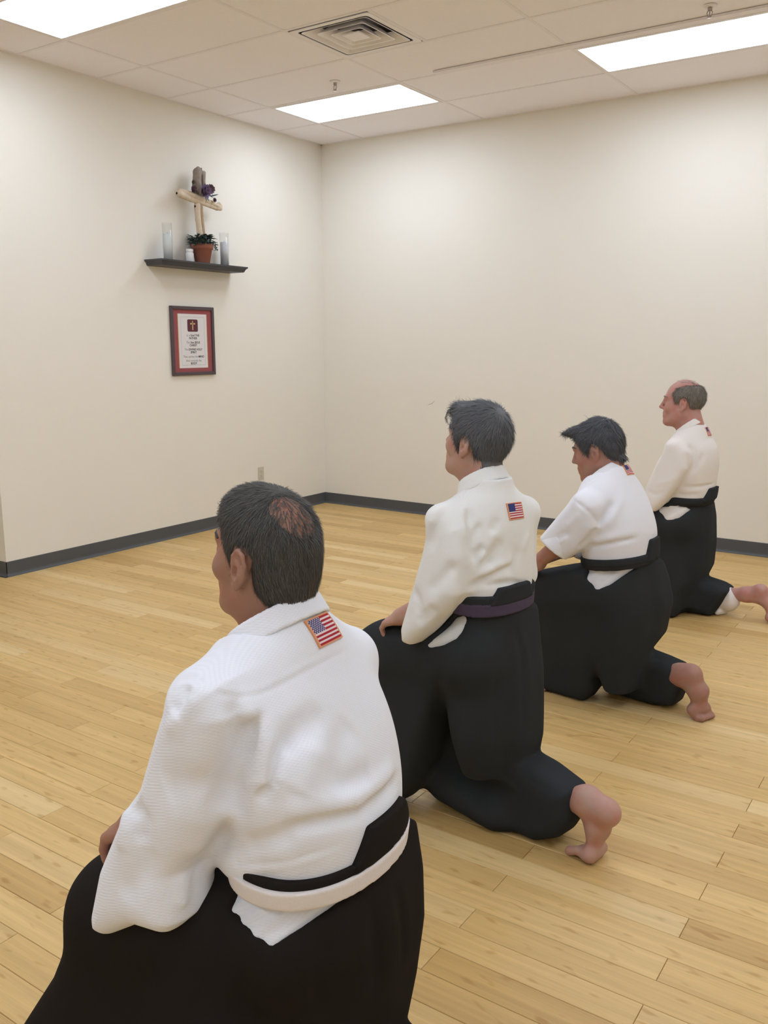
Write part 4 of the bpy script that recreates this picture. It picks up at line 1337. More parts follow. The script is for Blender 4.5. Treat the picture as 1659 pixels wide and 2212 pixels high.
    def plate(X, Y, Z):
        zz_ = Z - tl * Y
        tpar = np.clip((zz_ - pz0) / (pz1 - pz0), 0, 1)
        return np.maximum(np.maximum(pz0 - zz_, zz_ - pz1), np.maximum(np.abs(Y - cfg.get('plate_l', 0)) - (pw0 + (pw1 - pw0) * tpar), X - (kn[2][1] - 0.03)))
    band('back_plate', plate, cfg.get('plate_off', 0.015), cfg['black'], ko)
    # ---- extra parts
    if 'patch' in cfg:
        bvh = BVHTree.FromPolygons([tuple(q.co) for q in jo.data.vertices], [tuple(p.vertices) for p in jo.data.polygons])
        flag_patch('flag_patch', jo, bvh, cfg['patch'], cfg['patch_dir'], cfg['patch_n'], M['flag'])
    for nm, prims, mat, par in cfg.get('extras', []):
        lo2 = np.min([np.minimum(q[1], q[2]) for q in [p_() for p_ in prims]], axis=0) - 0.03
        hi2 = np.max([np.maximum(q[1], q[2]) for q in [p_() for p_ in prims]], axis=0) + 0.03
        ev = Vol(lo2, hi2, min(hj, 0.006))
        for p_ in prims: ev.add(p_(), 0.01)
        quads_obj(nm, *ev.mesh(), mat, {'root': root, 'jacket': jo, 'hakama': ko}[par])
    return root

M['gi1'] = gi_mat('gi_coarse_weave', (237, 238, 244), 1.0, 1.0)
M['gi2'] = gi_mat('gi_cream', (237, 236, 233), 0.5, 1.2)
M['gi3'] = gi_mat('gi_white', (236, 235, 240), 0.3, 1.4)
M['gi4'] = gi_mat('gi_offwhite', (238, 231, 225), 0.4, 1.3)
M['hak1'] = black_cloth_mat('black_hakama', (36, 32, 29))
M['hak2'] = black_cloth_mat('black_hakama_hazed', (50, 52, 54))  # black raised: lens flare haze is put into the cloth colour
M['belt_white'] = simple_mat('white_belt', (232, 224, 220), rough=0.9, var=0.03, scale=60.0, bump=0.4, bscale=260.0, spec=0.15)
M['belt_purple'] = simple_mat('purple_belt', (80, 70, 90), rough=0.9, var=0.12, scale=60.0, bump=0.4, bscale=260.0, spec=0.15)
M['belt_black'] = simple_mat('black_belt', (48, 47, 48), rough=0.9, var=0.1, scale=60.0, bump=0.4, bscale=260.0, spec=0.15)
M['skin1'] = skin_mat('skin_tan', (160, 122, 103), 0.16)
M['skin2'] = skin_mat('skin_fair', (184, 150, 134), 0.2)
M['skin3'] = skin_mat('skin_warm', (168, 130, 114), 0.2)
M['skin4'] = skin_mat('skin_pink', (188, 146, 134), 0.25)
M['hair1'] = hair_mat('hair_greying_brown', (60, 58, 55), (94, 91, 86))
M['hair2'] = hair_mat('hair_dark_brown', (86, 88, 92), (108, 108, 110))  # dark brown lifted and greyed, glare haze painted into both tones
M['hair3'] = hair_mat('hair_black', (76, 77, 82), (92, 92, 96))
M['hair4'] = hair_mat('hair_grey', (104, 98, 90), (138, 130, 120))
LINE = [(0.090, 0.110), (0.080, 0.076), (0.062, 0.050), (0.050, 0.030), (0.040, 0.010), (0.034, -0.012), (0.020, -0.014), (0.016, 0.018), (0.004, 0.036), (-0.014, 0.038), (-0.028, 0.022), (-0.030, -0.010), (-0.034, -0.042), (-0.044, -0.070), (-0.085, -0.090), (-0.16, -0.09), (-0.17, 0.20), (0.05, 0.20)]

# crease lines on the four jackets: (points, half width, height)
FOLDS = {
    'P1': [
        ([(0.015, 0.150, 0.930), (0.020, 0.174, 0.882), (0.030, 0.187, 0.837), (0.035, 0.189, 0.805), (0.031, 0.187, 0.773)], 0.013, -0.02465),
        ([(0.034, 0.169, 0.955), (0.012, 0.155, 0.909), (-0.009, 0.158, 0.868), (-0.020, 0.166, 0.827), (-0.010, 0.178, 0.794)], 0.02, 0.0145),
        ([(-0.032, 0.117, 0.882), (-0.020, 0.148, 0.866), (-0.021, 0.160, 0.841), (-0.022, 0.167, 0.819), (-0.007, 0.180, 0.786)], 0.011, -0.0174),
        ([(-0.019, 0.147, 0.870), (-0.033, 0.106, 0.888), (-0.040, 0.054, 0.901)], 0.022, -0.0116),
        ([(-0.053, 0.083, 0.866), (-0.057, 0.125, 0.820), (-0.053, 0.144, 0.795)], 0.03, 0.0087),
        ([(-0.060, 0.004, 0.871), (-0.067, 0.040, 0.853), (-0.081, 0.090, 0.790)], 0.028, -0.0087),
        ([(-0.046, 0.160, 0.745), (-0.075, 0.126, 0.747), (-0.095, 0.079, 0.742), (-0.107, 0.023, 0.725)], 0.011, -0.0145),
        ([(-0.039, 0.162, 0.777), (-0.076, 0.114, 0.775), (-0.097, 0.055, 0.762)], 0.018, 0.01015),
        ([(-0.083, 0.085, 0.789), (-0.094, -0.005, 0.786)], 0.02, -0.01015),
        ([(-0.094, -0.086, 0.739), (-0.106, -0.017, 0.735), (-0.104, 0.039, 0.734)], 0.014, -0.0145),
        ([(-0.092, -0.076, 0.762), (-0.101, 0.007, 0.761), (-0.092, 0.075, 0.764)], 0.018, 0.0087),
        ([(0.029, 0.178, 0.696), (-0.019, 0.175, 0.723), (-0.057, 0.151, 0.736)], 0.016, -0.0087),
        ([(0.072, 0.214, 0.975), (0.045, 0.202, 0.965), (0.032, 0.171, 0.952), (0.023, 0.142, 0.949), (0.009, 0.100, 0.958), (-0.001, 0.057, 0.966), (-0.004, -0.013, 0.971), (0.013, -0.116, 0.964)], 0.005, -0.003),
        ([(0.075, 0.211, 0.977), (0.046, 0.200, 0.969), (0.034, 0.169, 0.956), (0.025, 0.139, 0.953), (0.011, 0.098, 0.963), (0.000, 0.055, 0.971), (-0.002, -0.016, 0.976), (0.019, -0.124, 0.967)], 0.006, 0.002),
        ([(0.129, 0.209, 0.973), (0.104, 0.208, 0.982), (0.077, 0.209, 0.978)], 0.006, -0.003),
        ([(0.076, 0.210, 0.978), (0.079, 0.236, 0.956), (0.094, 0.246, 0.930), (0.117, 0.252, 0.895)], 0.014, 0.0087),
        ([(0.093, 0.221, 0.975), (0.097, 0.241, 0.950), (0.107, 0.247, 0.930)], 0.016, -0.01015),
        ([(0.036, 0.191, 0.955), (0.027, 0.190, 0.902), (0.026, 0.183, 0.853)], 0.016, -0.0087),
        ([(0.190, 0.263, 0.762), (0.163, 0.272, 0.746), (0.163, 0.277, 0.700)], 0.014, -0.0116),
        ([(0.213, 0.257, 0.744), (0.205, 0.275, 0.717), (0.208, 0.283, 0.679)], 0.014, 0.0087),
        ([(0.043, 0.190, 0.803), (0.027, 0.188, 0.799), (0.033, 0.186, 0.757)], 0.008, -0.0116),
        ([(0.053, 0.191, 0.776), (0.077, 0.212, 0.729), (0.105, 0.224, 0.676)], 0.022, 0.0087),
        ([(0.141, 0.273, 0.705), (0.168, 0.282, 0.651), (0.206, 0.291, 0.600)], 0.02, -0.0087),
        ([(0.119, 0.227, 0.648), (0.119, 0.235, 0.610), (0.118, 0.242, 0.584)], 0.014, 0.00725),
        ([(0.125, 0.262, 0.810), (0.083, 0.251, 0.826), (0.060, 0.224, 0.813)], 0.03, -0.00725),
        ([(0.060, 0.177, 0.718), (0.051, 0.179, 0.680), (0.042, 0.183, 0.652)], 0.004, -0.002),
        ([(0.046, 0.183, 0.659), (-0.015, 0.171, 0.679), (-0.067, 0.141, 0.694), (-0.098, 0.084, 0.700)], 0.005, -0.002),
        ([(0.051, 0.183, 0.649), (-0.014, 0.170, 0.669), (-0.067, 0.141, 0.685), (-0.099, 0.084, 0.692)], 0.005, 0.002),
    ],
    'P2': [
        ([(0.018, 0.131, 1.051), (-0.007, 0.150, 1.003), (-0.017, 0.158, 0.949), (-0.023, 0.148, 0.906)], 0.014, -0.0169),
        ([(-0.018, 0.116, 1.008), (-0.017, 0.137, 0.974), (-0.017, 0.157, 0.947)], 0.01, -0.013),
        ([(0.030, 0.137, 1.057), (0.002, 0.160, 1.011), (-0.013, 0.172, 0.962)], 0.014, 0.0078),
        ([(-0.031, 0.115, 0.943), (-0.026, 0.132, 0.925), (-0.023, 0.148, 0.907)], 0.01, -0.013),
        ([(-0.051, 0.057, 0.957), (-0.045, 0.084, 0.921), (-0.037, 0.110, 0.883)], 0.016, -0.0104),
        ([(-0.043, 0.080, 0.980), (-0.034, 0.108, 0.943), (-0.028, 0.128, 0.898)], 0.014, 0.0078),
        ([(-0.016, 0.160, 0.826), (-0.034, 0.115, 0.847), (-0.052, 0.072, 0.864), (-0.059, 0.021, 0.878)], 0.01, -0.0117),
        ([(-0.024, 0.134, 0.858), (-0.048, 0.083, 0.880), (-0.058, 0.012, 0.897)], 0.014, 0.0078),
        ([(-0.017, 0.161, 0.833), (-0.044, 0.096, 0.832), (-0.061, 0.025, 0.827), (-0.056, -0.060, 0.803)], 0.008, -0.0091),
        ([(-0.038, 0.064, 1.017), (-0.040, 0.087, 0.980)], 0.012, -0.0078),
        ([(0.074, 0.189, 1.055), (0.076, 0.221, 1.015), (0.096, 0.215, 0.957)], 0.012, 0.0078),
        ([(0.049, 0.193, 1.049), (0.059, 0.220, 0.985), (0.074, 0.225, 0.930)], 0.014, -0.0078),
        ([(-0.012, 0.211, 0.909), (0.019, 0.232, 0.861), (0.065, 0.239, 0.813)], 0.018, -0.0078),
        ([(0.039, 0.237, 0.777), (0.070, 0.242, 0.745), (0.101, 0.248, 0.718)], 0.016, -0.0078),
        ([(-0.013, 0.210, 0.850), (0.004, 0.209, 0.793), (0.052, 0.184, 0.729)], 0.014, 0.0065),
        ([(0.125, 0.234, 0.813), (0.097, 0.243, 0.780), (0.093, 0.247, 0.740)], 0.012, -0.0078),
        ([(-0.056, -0.011, 0.927), (-0.059, 0.012, 0.884), (-0.060, 0.033, 0.846)], 0.014, -0.0065),
        ([(-0.049, -0.063, 0.960), (-0.056, -0.034, 0.910)], 0.014, 0.0065),
    ],
    'P3': [
        ([(0.129, 0.244, 0.903), (0.074, 0.246, 0.876), (0.049, 0.227, 0.846), (0.038, 0.203, 0.814)], 0.006, -0.006),
        ([(0.009, 0.135, 0.897), (0.023, 0.174, 0.842), (0.038, 0.206, 0.804)], 0.014, -0.012),
        ([(-0.008, 0.095, 0.907), (-0.003, 0.155, 0.840), (0.021, 0.181, 0.795)], 0.016, 0.006),
        ([(0.092, 0.180, 0.701), (0.027, 0.181, 0.723), (-0.026, 0.160, 0.741), (-0.077, 0.078, 0.755)], 0.009, -0.0108),
        ([(0.079, 0.199, 0.729), (-0.006, 0.172, 0.756), (-0.065, 0.097, 0.779)], 0.014, 0.006),
        ([(0.178, 0.280, 0.741), (0.151, 0.273, 0.763), (0.125, 0.265, 0.771)], 0.01, -0.0084),
        ([(0.156, 0.274, 0.725), (0.139, 0.269, 0.754)], 0.01, 0.006),
        ([(0.085, 0.253, 0.852), (0.135, 0.268, 0.792)], 0.016, 0.006),
        ([(0.038, 0.206, 0.796), (0.071, 0.215, 0.746), (0.101, 0.230, 0.707)], 0.012, -0.0108),
    ],
    'P4': [
        ([(-0.038, 0.168, 0.975), (-0.075, 0.153, 0.939), (-0.074, 0.167, 0.873), (-0.049, 0.177, 0.809)], 0.013, -0.0132),
        ([(-0.027, 0.211, 0.955), (-0.053, 0.181, 0.917), (-0.061, 0.179, 0.868)], 0.013, 0.0084),
        ([(0.046, 0.216, 0.988), (0.074, 0.230, 0.913), (0.108, 0.241, 0.823)], 0.01, 0.006),
        ([(-0.014, 0.189, 0.755), (-0.063, 0.162, 0.746), (-0.115, 0.109, 0.752), (-0.138, -0.024, 0.758)], 0.008, -0.0096),
        ([(0.011, 0.173, 0.702), (-0.060, 0.158, 0.702), (-0.105, 0.117, 0.711)], 0.008, -0.006),
        ([(-0.107, 0.120, 0.928), (-0.095, 0.149, 0.880), (-0.074, 0.165, 0.830)], 0.014, -0.0072),
        ([(0.136, 0.253, 0.720), (0.094, 0.259, 0.700), (0.046, 0.254, 0.724)], 0.01, -0.006),
        ([(0.100, 0.253, 0.762), (0.038, 0.251, 0.780), (-0.027, 0.230, 0.808)], 0.012, 0.0048),
    ],
}
KFOLDS = {
    'P1': [
        ([(-0.113, -0.045, 0.564), (-0.120, -0.066, 0.477), (-0.116, -0.075, 0.384)], 0.012, -0.006),
        ([(-0.111, 0.024, 0.553), (-0.116, 0.014, 0.460), (-0.112, 0.005, 0.369)], 0.014, -0.005),
        ([(-0.086, 0.120, 0.556), (-0.089, 0.137, 0.491), (-0.072, 0.130, 0.401)], 0.02, -0.006),
        ([(0.101, 0.230, 0.520), (0.180, 0.255, 0.440), (0.262, 0.273, 0.342)], 0.03, -0.006),
        ([(0.078, 0.187, 0.573), (0.062, 0.217, 0.511), (0.082, 0.234, 0.418)], 0.02, -0.006),
    ],
    'P2': [
        ([(-0.062, 0.019, 0.705), (-0.073, -0.014, 0.622), (-0.083, -0.018, 0.508), (-0.083, -0.027, 0.329)], 0.01, -0.006),
        ([(-0.065, -0.010, 0.699), (-0.075, -0.047, 0.585), (-0.083, -0.053, 0.469)], 0.01, 0.004),
        ([(-0.022, 0.165, 0.625), (0.009, 0.146, 0.470), (0.060, 0.104, 0.263)], 0.016, -0.006),
        ([(-0.040, 0.087, 0.708), (-0.061, 0.085, 0.530), (-0.049, 0.067, 0.319)], 0.012, -0.005),
        ([(0.046, 0.189, 0.613), (0.138, 0.125, 0.394), (0.214, 0.062, 0.161)], 0.016, -0.005),
        ([(-0.054, -0.001, 0.237), (-0.125, -0.022, 0.211), (-0.217, -0.034, 0.198)], 0.012, -0.005),
    ],
}

P1 = dict(
    label='kneeling man nearest the camera, thinning crown, white belt over black hakama',
    at=(4.31, -5.52), yaw=0.0, vox=(0.0040, 0.0034, 0.007),
    head=(0.122, 0.0, 1.127), look=(-3, -4), hs=1.0, full=0.86,
    neck=(0.09, 0, 1.005), neck_r=0.060, shL=(0.115, 0.168, 0.935), shR=(0.075, -0.158, 0.918), shr=0.060,
    elL=(0.15, 0.205, 0.74), wrL=(0.245, 0.205, 0.688), elR=(0.10, -0.205, 0.72), wrR=(0.26, -0.02, 0.62),
    torso=[(0.60, 0.012, 0.116, 0.164), (0.66, 0.014, 0.124, 0.172), (0.74, 0.028, 0.133, 0.184), (0.84, 0.055, 0.130, 0.188), (0.92, 0.081, 0.114, 0.172), (0.975, 0.094, 0.096, 0.135), (1.02, 0.10, 0.084, 0.098), (1.05, 0.10, 0.068, 0.064)],
    waist=0.66, kneeL=(0.355, 0.17, 0.47), kneeR=(0.10, -0.11, 0.07), ankleL=(0.37, 0.19, 0.09), ankleR=(-0.30, -0.11, 0.15), heelR=(-0.37, -0.11, 0.165), ballR=(-0.31, -0.11, 0.028),
    handL=((0.85, 0.0, -0.52), (0.5, 0.12, 0.85), -1, ((28, 30, 12), (30, 32, 12), (32, 30, 12), (36, 30, 12)), 1.0), handR=((0.9, 0.25, -0.3), (0.3, 0, 1), 1, (15, 25, 15), 1.0),
    jbox=((-0.20, -0.36, 0.46), (0.40, 0.38, 1.10)),
    sleeveL=[('prism', ([(0.10, 0.985), (0.145, 0.955), (0.170, 0.882), (0.200, 0.784), (0.240, 0.721), (0.285, 0.617), (0.303, 0.530), (0.297, 0.497), (0.265, 0.494), (0.20, 0.535), (0.135, 0.540), (0.115, 0.562), (0.120, 0.645), (0.065, 0.752), (0.055, 0.813), (0.02, 0.93), (0.05, 0.98)], 0.125, 0.275, 0.06, (0.10, -0.10)), 0.02),
             ('hole', ((0.32, 0.20, 0.60), (0.20, 0.20, 0.66), 0.045, 0.03), 0.01)],
    sleeveX=[], sleeveR=[('ell', ((0.065, 0.135, 0.648), (0.062, 0.046, 0.044)), 0.03), ('cone', ((0.075, -0.155, 0.90), (0.10, -0.205, 0.72), 0.056, 0.06), 0.02), ('cone', ((0.10, -0.205, 0.72), (0.22, -0.06, 0.64), 0.06, 0.055), 0.02)],
    hem=0.635,
    collar=dict(z=1.04, a=0.100, a0=0.03, ra=0.088, rb=0.090, ztop=1.092, slope=-0.68, band=0.054, lean=0.35),
    kbox=((-0.48, -0.36, -0.02), (0.80, 0.46, 0.72)),
    hips=[(0.06, 0.03, 0.085, 0.130), (0.30, 0.01, 0.110, 0.155), (0.42, 0.0, 0.112, 0.160), (0.52, 0.0, 0.116, 0.160), (0.60, 0.005, 0.108, 0.146), (0.66, 0.015, 0.103, 0.142)],
    legs=[('cone', ((0.03, 0.09, 0.50), (0.355, 0.17, 0.47), 0.115, 0.095), 0.05),
          ('prism', ([(0.10, 0.545), (0.34, 0.555), (0.395, 0.50), (0.46, 0.33), (0.66, 0.0), (0.05, 0.0), (-0.02, 0.25)], 0.04, 0.28, 0.08, (0.12, -0.14)), 0.06),
          ('prism', ([(0.10, 0.60), (-0.082, 0.615), (-0.102, 0.52), (-0.110, 0.42), (-0.098, 0.30), (-0.080, 0.19), (-0.13, 0.178), (-0.28, 0.15), (-0.28, 0.06), (-0.2, 0.0), (0.16, 0.0), (0.20, 0.2)], -0.185, 0.0, 0.06, (0, -0.06)), 0.05)],
    slit=([(0.075, 0.615), (0.066, 0.568), (-0.024, 0.538), (-0.12, 0.61)], 0.03), slitfold=(230.0, (0.75, 0.65)),
    belt=(0.620, 0.0175, 0.0, 0.0), belt_off=0.015, beltmat=M['belt_white'], strap=(0.638, 0.014), plate=(0.636, 0.706, 0.105, 0.060), plate_off=0.013, plate_l=-0.03,
    gi=M['gi1'], black=M['hak1'], skin=M['skin1'], hairmat=M['hair1'],
    patch=((0.032, 0.023, 1.035), (0.036, -0.050, 1.035), (0.009, 0.011, 0.987), (0.015, -0.062, 0.986)), patch_dir=(0.85, 0.05, -0.48), patch_n=110,
    hair=dict(thick=(0.003, 0.002, 0.006), h=0.0036, line=LINE, strands=15000, len=0.017, lift=0.12, mess=0.22, relief=0.0008, width=0.00055,
              extra=[((-0.046, 0.0, -0.022), (0.050, 0.062, 0.070), 0.03)], cut=[((-0.072, 0.016, 0.116), (0.030, 0.028, 0.034), 0.03), ((-0.092, 0.004, 0.096), (0.020, 0.022, 0.028), 0.03), ((-0.058, 0.030, 0.122), (0.018, 0.016, 0.020), 0.02)], thin=[((-0.072, 0.014, 0.103), 0.50, 600)], lumps=[((0.028, 0, 0.072), (0.074, 0.066, 0.062), 0.01)], crown=(-0.03, 0, 0.14)),
    folds=FOLDS['P1'], kfolds=KFOLDS['P1'])

P2 = dict(
    label='young kneeling man with dark hair and purple belt, second from the camera',
    at=(4.07, -4.375), yaw=12.0, vox=(0.0048, 0.0036, 0.008),
    head=(0.094, 0.0, 1.212), look=(2, -10), hs=0.93, full=0.92,
    neck=(0.05, 0, 1.07), neck_r=0.054, shL=(0.075, 0.162, 1.012), shR=(0.045, -0.156, 1.0), shr=0.056,
    elL=(0.06, 0.175, 0.80), wrL=(0.225, 0.17, 0.695), elR=(0.045, -0.165, 0.80), wrR=(0.25, 0.03, 0.69),
    torso=[(0.68, 0.042, 0.098, 0.140), (0.76, 0.045, 0.105, 0.148), (0.82, 0.05, 0.112, 0.158), (0.92, 0.055, 0.112, 0.165), (1.00, 0.055, 0.105, 0.152), (1.05, 0.052, 0.085, 0.112), (1.085, 0.050, 0.070, 0.082), (1.12, 0.050, 0.062, 0.068)],
    waist=0.76, kneeL=(0.37, 0.12, 0.53), kneeR=(0.09, -0.10, 0.07), ankleL=(0.36, 0.13, 0.09), ankleR=(-0.268, -0.10, 0.178), heelR=(-0.335, -0.10, 0.168), ballR=(-0.300, -0.105, 0.028), medR=(0.0, 1, 0), fs=1.06,
    handL=((0.9, -0.10, -0.40), (0.45, 0.25, 0.85), -1, ((20, 45, 30), (20, 45, 30), (22, 45, 30), (25, 45, 30)), 0.97), handR=((0.9, 0.3, -0.3), (0.3, 0, 1), 1, (25, 50, 30), 0.97),
    jbox=((-0.14, -0.34, 0.60), (0.30, 0.34, 1.17)),
    sleeveL=[('prism', ([(0.06, 1.055), (0.105, 1.03), (0.125, 0.908), (0.157, 0.778), (0.182, 0.68), (0.172, 0.636), (0.142, 0.634), (0.09, 0.684), (0.03, 0.755), (-0.015, 0.815), (-0.022, 0.92), (-0.005, 1.0)], 0.112, 0.238, 0.05, (0.0, -0.12)), 0.02),
             ('hole', ((0.20, 0.175, 0.70), (0.12, 0.18, 0.74), 0.034, 0.022), 0.006)],
    sleeveR=[('cone', ((0.045, -0.150, 0.985), (0.045, -0.165, 0.80), 0.050, 0.044), 0.02), ('cone', ((0.045, -0.165, 0.80), (0.19, -0.03, 0.72), 0.044, 0.045), 0.02)],
    hem=0.785,
    collar=dict(z=1.115, a=0.065, a0=0.012, ra=0.074, rb=0.078, ztop=1.168, slope=-0.60, band=0.056, lean=0.30),
    kbox=((-0.42, -0.34, -0.02), (0.62, 0.36, 0.80)),
    hips=[(0.20, 0.035, 0.060, 0.085), (0.32, 0.03, 0.090, 0.130), (0.50, 0.035, 0.102, 0.150), (0.62, 0.04, 0.100, 0.147), (0.72, 0.042, 0.096, 0.138), (0.78, 0.045, 0.094, 0.135)],
    legs=[('cone', ((0.04, 0.08, 0.60), (0.36, 0.11, 0.535), 0.105, 0.085), 0.05),
          ('prism', ([(0.05, 0.66), (0.22, 0.65), (0.38, 0.632), (0.45, 0.585), (0.465, 0.45), (0.45, 0.25), (0.47, 0.03), (0.30, 0.03), (0.255, 0.085), (0.225, 0.125), (0.17, 0.3)], 0.01, 0.18, 0.05), 0.04),
          ('prism', ([(0.12, 0.70), (-0.036, 0.715), (-0.050, 0.62), (-0.066, 0.52), (-0.074, 0.31), (-0.064, 0.25), (-0.13, 0.240), (-0.235, 0.206), (-0.235, 0.11), (-0.20, 0.045), (-0.12, 0.0), (0.28, 0.0), (0.32, 0.05), (0.325, 0.16), (0.29, 0.3)], -0.170, -0.015, 0.05, (0, 0.05)), 0.07),
          ('cone', ((0.205, -0.015, 0.085), (0.02, -0.025, 0.055), 0.062, 0.055), 0.05)],
    slit=([(0.06, 0.715), (0.01, 0.735), (0.022, 0.67), (0.065, 0.640), (0.125, 0.618), (0.098, 0.655)], 0.03), slitfold=(90.0, (0.7, 0.5)),
    belt=(0.757, 0.021, 0.0, 0.06), belt_off=0.010, beltmat=M['belt_purple'], strap=(0.778, 0.02), plate=(0.765, 0.818, 0.10, 0.066), plate_off=0.012, plate_l=0.008,
    gi=M['gi2'], black=M['hak2'], skin=M['skin2'], hairmat=M['hair2'],
    patch=((-0.033, 0.024, 1.054), (-0.031, -0.047, 1.050), (-0.047, 0.024, 1.007), (-0.046, -0.044, 1.004)), patch_dir=(0.93, 0.05, -0.33), patch_n=60,
    hair=dict(thick=(0.013, 0.011, 0.013), h=0.0042, line=LINE, strands=9000, len=0.030, lift=0.08, mess=0.22, relief=0.0013, width=0.0008,
              extra=[((0.070, 0.0, 0.100), (0.034, 0.05, 0.022), 0.012), ((0.086, 0.02, 0.082), (0.014, 0.025, 0.012), 0.01), ((-0.052, 0.0, -0.052), (0.040, 0.052, 0.040), 0.012)],
              locks=[[(0.09, 0.03, 0.10), (0.112, 0.035, 0.085), (0.118, 0.035, 0.06), (0.108, 0.035, 0.045)]]),
    folds=FOLDS['P2'], kfolds=KFOLDS['P2'])

P3 = dict(
    label='stocky kneeling man with black hair bending his head forward, sleeve rolled up',
    at=(4.06, -3.187), yaw=8.0, vox=(0.0060, 0.0042, 0.009),
    head=(0.150, 0.0, 1.070), look=(8, 17), hs=1.02, full=1.12,
    neck=(0.10, 0, 0.97), neck_r=0.066, shL=(0.11, 0.172, 0.875), shR=(0.085, -0.16, 0.855), shr=0.056,
    elL=(0.185, 0.225, 0.715), wrL=(0.325, 0.20, 0.595), elR=(0.15, -0.215, 0.69), wrR=(0.30, -0.02, 0.62),
    torso=[(0.60, 0.035, 0.130, 0.170), (0.68, 0.045, 0.135, 0.178), (0.76, 0.055, 0.140, 0.185), (0.84, 0.075, 0.132, 0.183), (0.91, 0.09, 0.112, 0.165), (0.96, 0.10, 0.094, 0.132), (0.995, 0.105, 0.080, 0.098), (1.02, 0.108, 0.070, 0.078)],
    waist=0.67, kneeL=(0.34, 0.10, 0.46), kneeR=(0.02, -0.12, 0.08), ankleL=(0.20, 0.03, 0.09), ankleR=(-0.205, -0.10, 0.165), heelR=(-0.250, -0.10, 0.178), ballR=(-0.292, -0.105, 0.040), toeR=(-0.25, 0.0, -0.3), medR=(0.45, 0.85, 0.0), fs=1.1,
    handL=((0.9, -0.2, -0.35), (0.35, 0.1, 0.9), -1, (15, 25, 15), 1.05), handR=((0.9, 0.2, -0.3), (0.3, 0, 1), 1, (15, 25, 15), 1.05),
    jbox=((-0.16, -0.36, 0.54), (0.36, 0.38, 1.06)),
    sleeveL=[('cone', ((0.10, 0.18, 0.865), (0.205, 0.225, 0.705), 0.066, 0.060), 0.02), ('prism', ([(0.12, 0.93), (0.16, 0.87), (0.265, 0.73), (0.24, 0.68), (0.17, 0.645), (0.10, 0.70), (0.035, 0.795), (0.05, 0.88)], 0.135, 0.265, 0.05, (0.25, 0.0)), 0.02),
             ('hole', ((0.25, 0.245, 0.63), (0.19, 0.222, 0.72), 0.046, 0.035), 0.006)],
    sleeveR=[('cone', ((0.085, -0.165, 0.855), (0.15, -0.215, 0.69), 0.062, 0.062), 0.02), ('cone', ((0.15, -0.215, 0.69), (0.25, -0.06, 0.64), 0.06, 0.055), 0.02)],
    hem=0.625, hemtilt=-0.25,
    collar=dict(z=1.00, a=0.115, a0=0.065, ra=0.084, rb=0.088, ztop=1.048, slope=-0.88, band=0.048, lean=0.5),
    kbox=((-0.40, -0.34, -0.02), (0.56, 0.36, 0.72)),
    hips=[(0.08, 0.0, 0.060, 0.100), (0.28, 0.02, 0.118, 0.15), (0.40, 0.01, 0.128, 0.168), (0.50, 0.012, 0.128, 0.172), (0.60, 0.028, 0.122, 0.166), (0.68, 0.04, 0.122, 0.166)],
    legs=[('cone', ((0.05, 0.075, 0.52), (0.33, 0.095, 0.455), 0.110, 0.09), 0.05),
          ('prism', ([(0.10, 0.60), (0.20, 0.595), (0.34, 0.545), (0.42, 0.49), (0.435, 0.35), (0.42, 0.15), (0.44, 0.0), (0.14, 0.0), (0.10, 0.06), (0.08, 0.3)], -0.01, 0.15, 0.05, (0, 0.18)), 0.04),
          ('prism', ([(0.12, 0.60), (-0.092, 0.63), (-0.120, 0.56), (-0.140, 0.46), (-0.112, 0.315), (-0.05, 0.222), (-0.115, 0.214), (-0.205, 0.196), (-0.215, 0.11), (-0.185, 0.02), (-0.10, 0.0), (0.12, 0.0), (0.165, 0.08), (0.20, 0.3)], -0.20, -0.04, 0.05, (0, 0.12)), 0.04)],
    slit=([(0.10, 0.645), (0.092, 0.575), (0.045, 0.538), (-0.01, 0.565), (-0.075, 0.635), (0.02, 0.64)], 0.03), slitfold=(110.0, (0.8, 0.4)),
    belt=(0.634, 0.014, 0.0, -0.14), belt_off=0.007, beltmat=M['belt_black'], strap=(0.650, 0.017), plate=(0.645, 0.735, 0.085, 0.050), plate_off=0.012, plate_l=-0.04,
    gi=M['gi3'], black=M['hak2'], skin=M['skin3'], hairmat=M['hair3'],
    patch=((0.058, 0.018, 1.010), (0.062, -0.052, 1.006), (0.025, 0.012, 0.978), (0.030, -0.054, 0.974)), patch_dir=(0.75, 0.1, -0.65), patch_n=52,
    hair=dict(thick=(0.005, 0.008, 0.011), h=0.005, line=[(0.094, 0.098), (0.080, 0.068), (0.060, 0.048), (0.048, 0.020), (0.036, -0.002), (0.022, -0.006), (0.016, 0.020), (0.002, 0.034), (-0.016, 0.034), (-0.030, 0.016), (-0.034, -0.010), (-0.052, -0.040), (-0.070, -0.062), (-0.10, -0.085), (-0.16, -0.08), (-0.17, 0.20), (0.05, 0.20)], strands=8000, len=0.028, lift=0.12, mess=0.36, relief=0.0024, width=0.0011,
              extra=[((0.072, 0.0, 0.100), (0.040, 0.052, 0.024), 0.016), ((0.104, 0.006, 0.104), (0.026, 0.030, 0.012), 0.014), ((-0.054, 0.0, -0.004), (0.032, 0.056, 0.062), 0.02), ((-0.080, 0.0, -0.044), (0.012, 0.030, 0.014), 0.012)]),
    folds=FOLDS['P3'], kfolds=[],
    cuff=((0.212, 0.232, 0.692), (0.105, 0.045, -0.16), 0.13, 0.12),
    extras=[('rolled_cuff', [lambda: tcyl((0.186, 0.214, 0.736), (0.217, 0.232, 0.688), 0.066, 0.070, 0.018)], M['gi3'], 'jacket')])

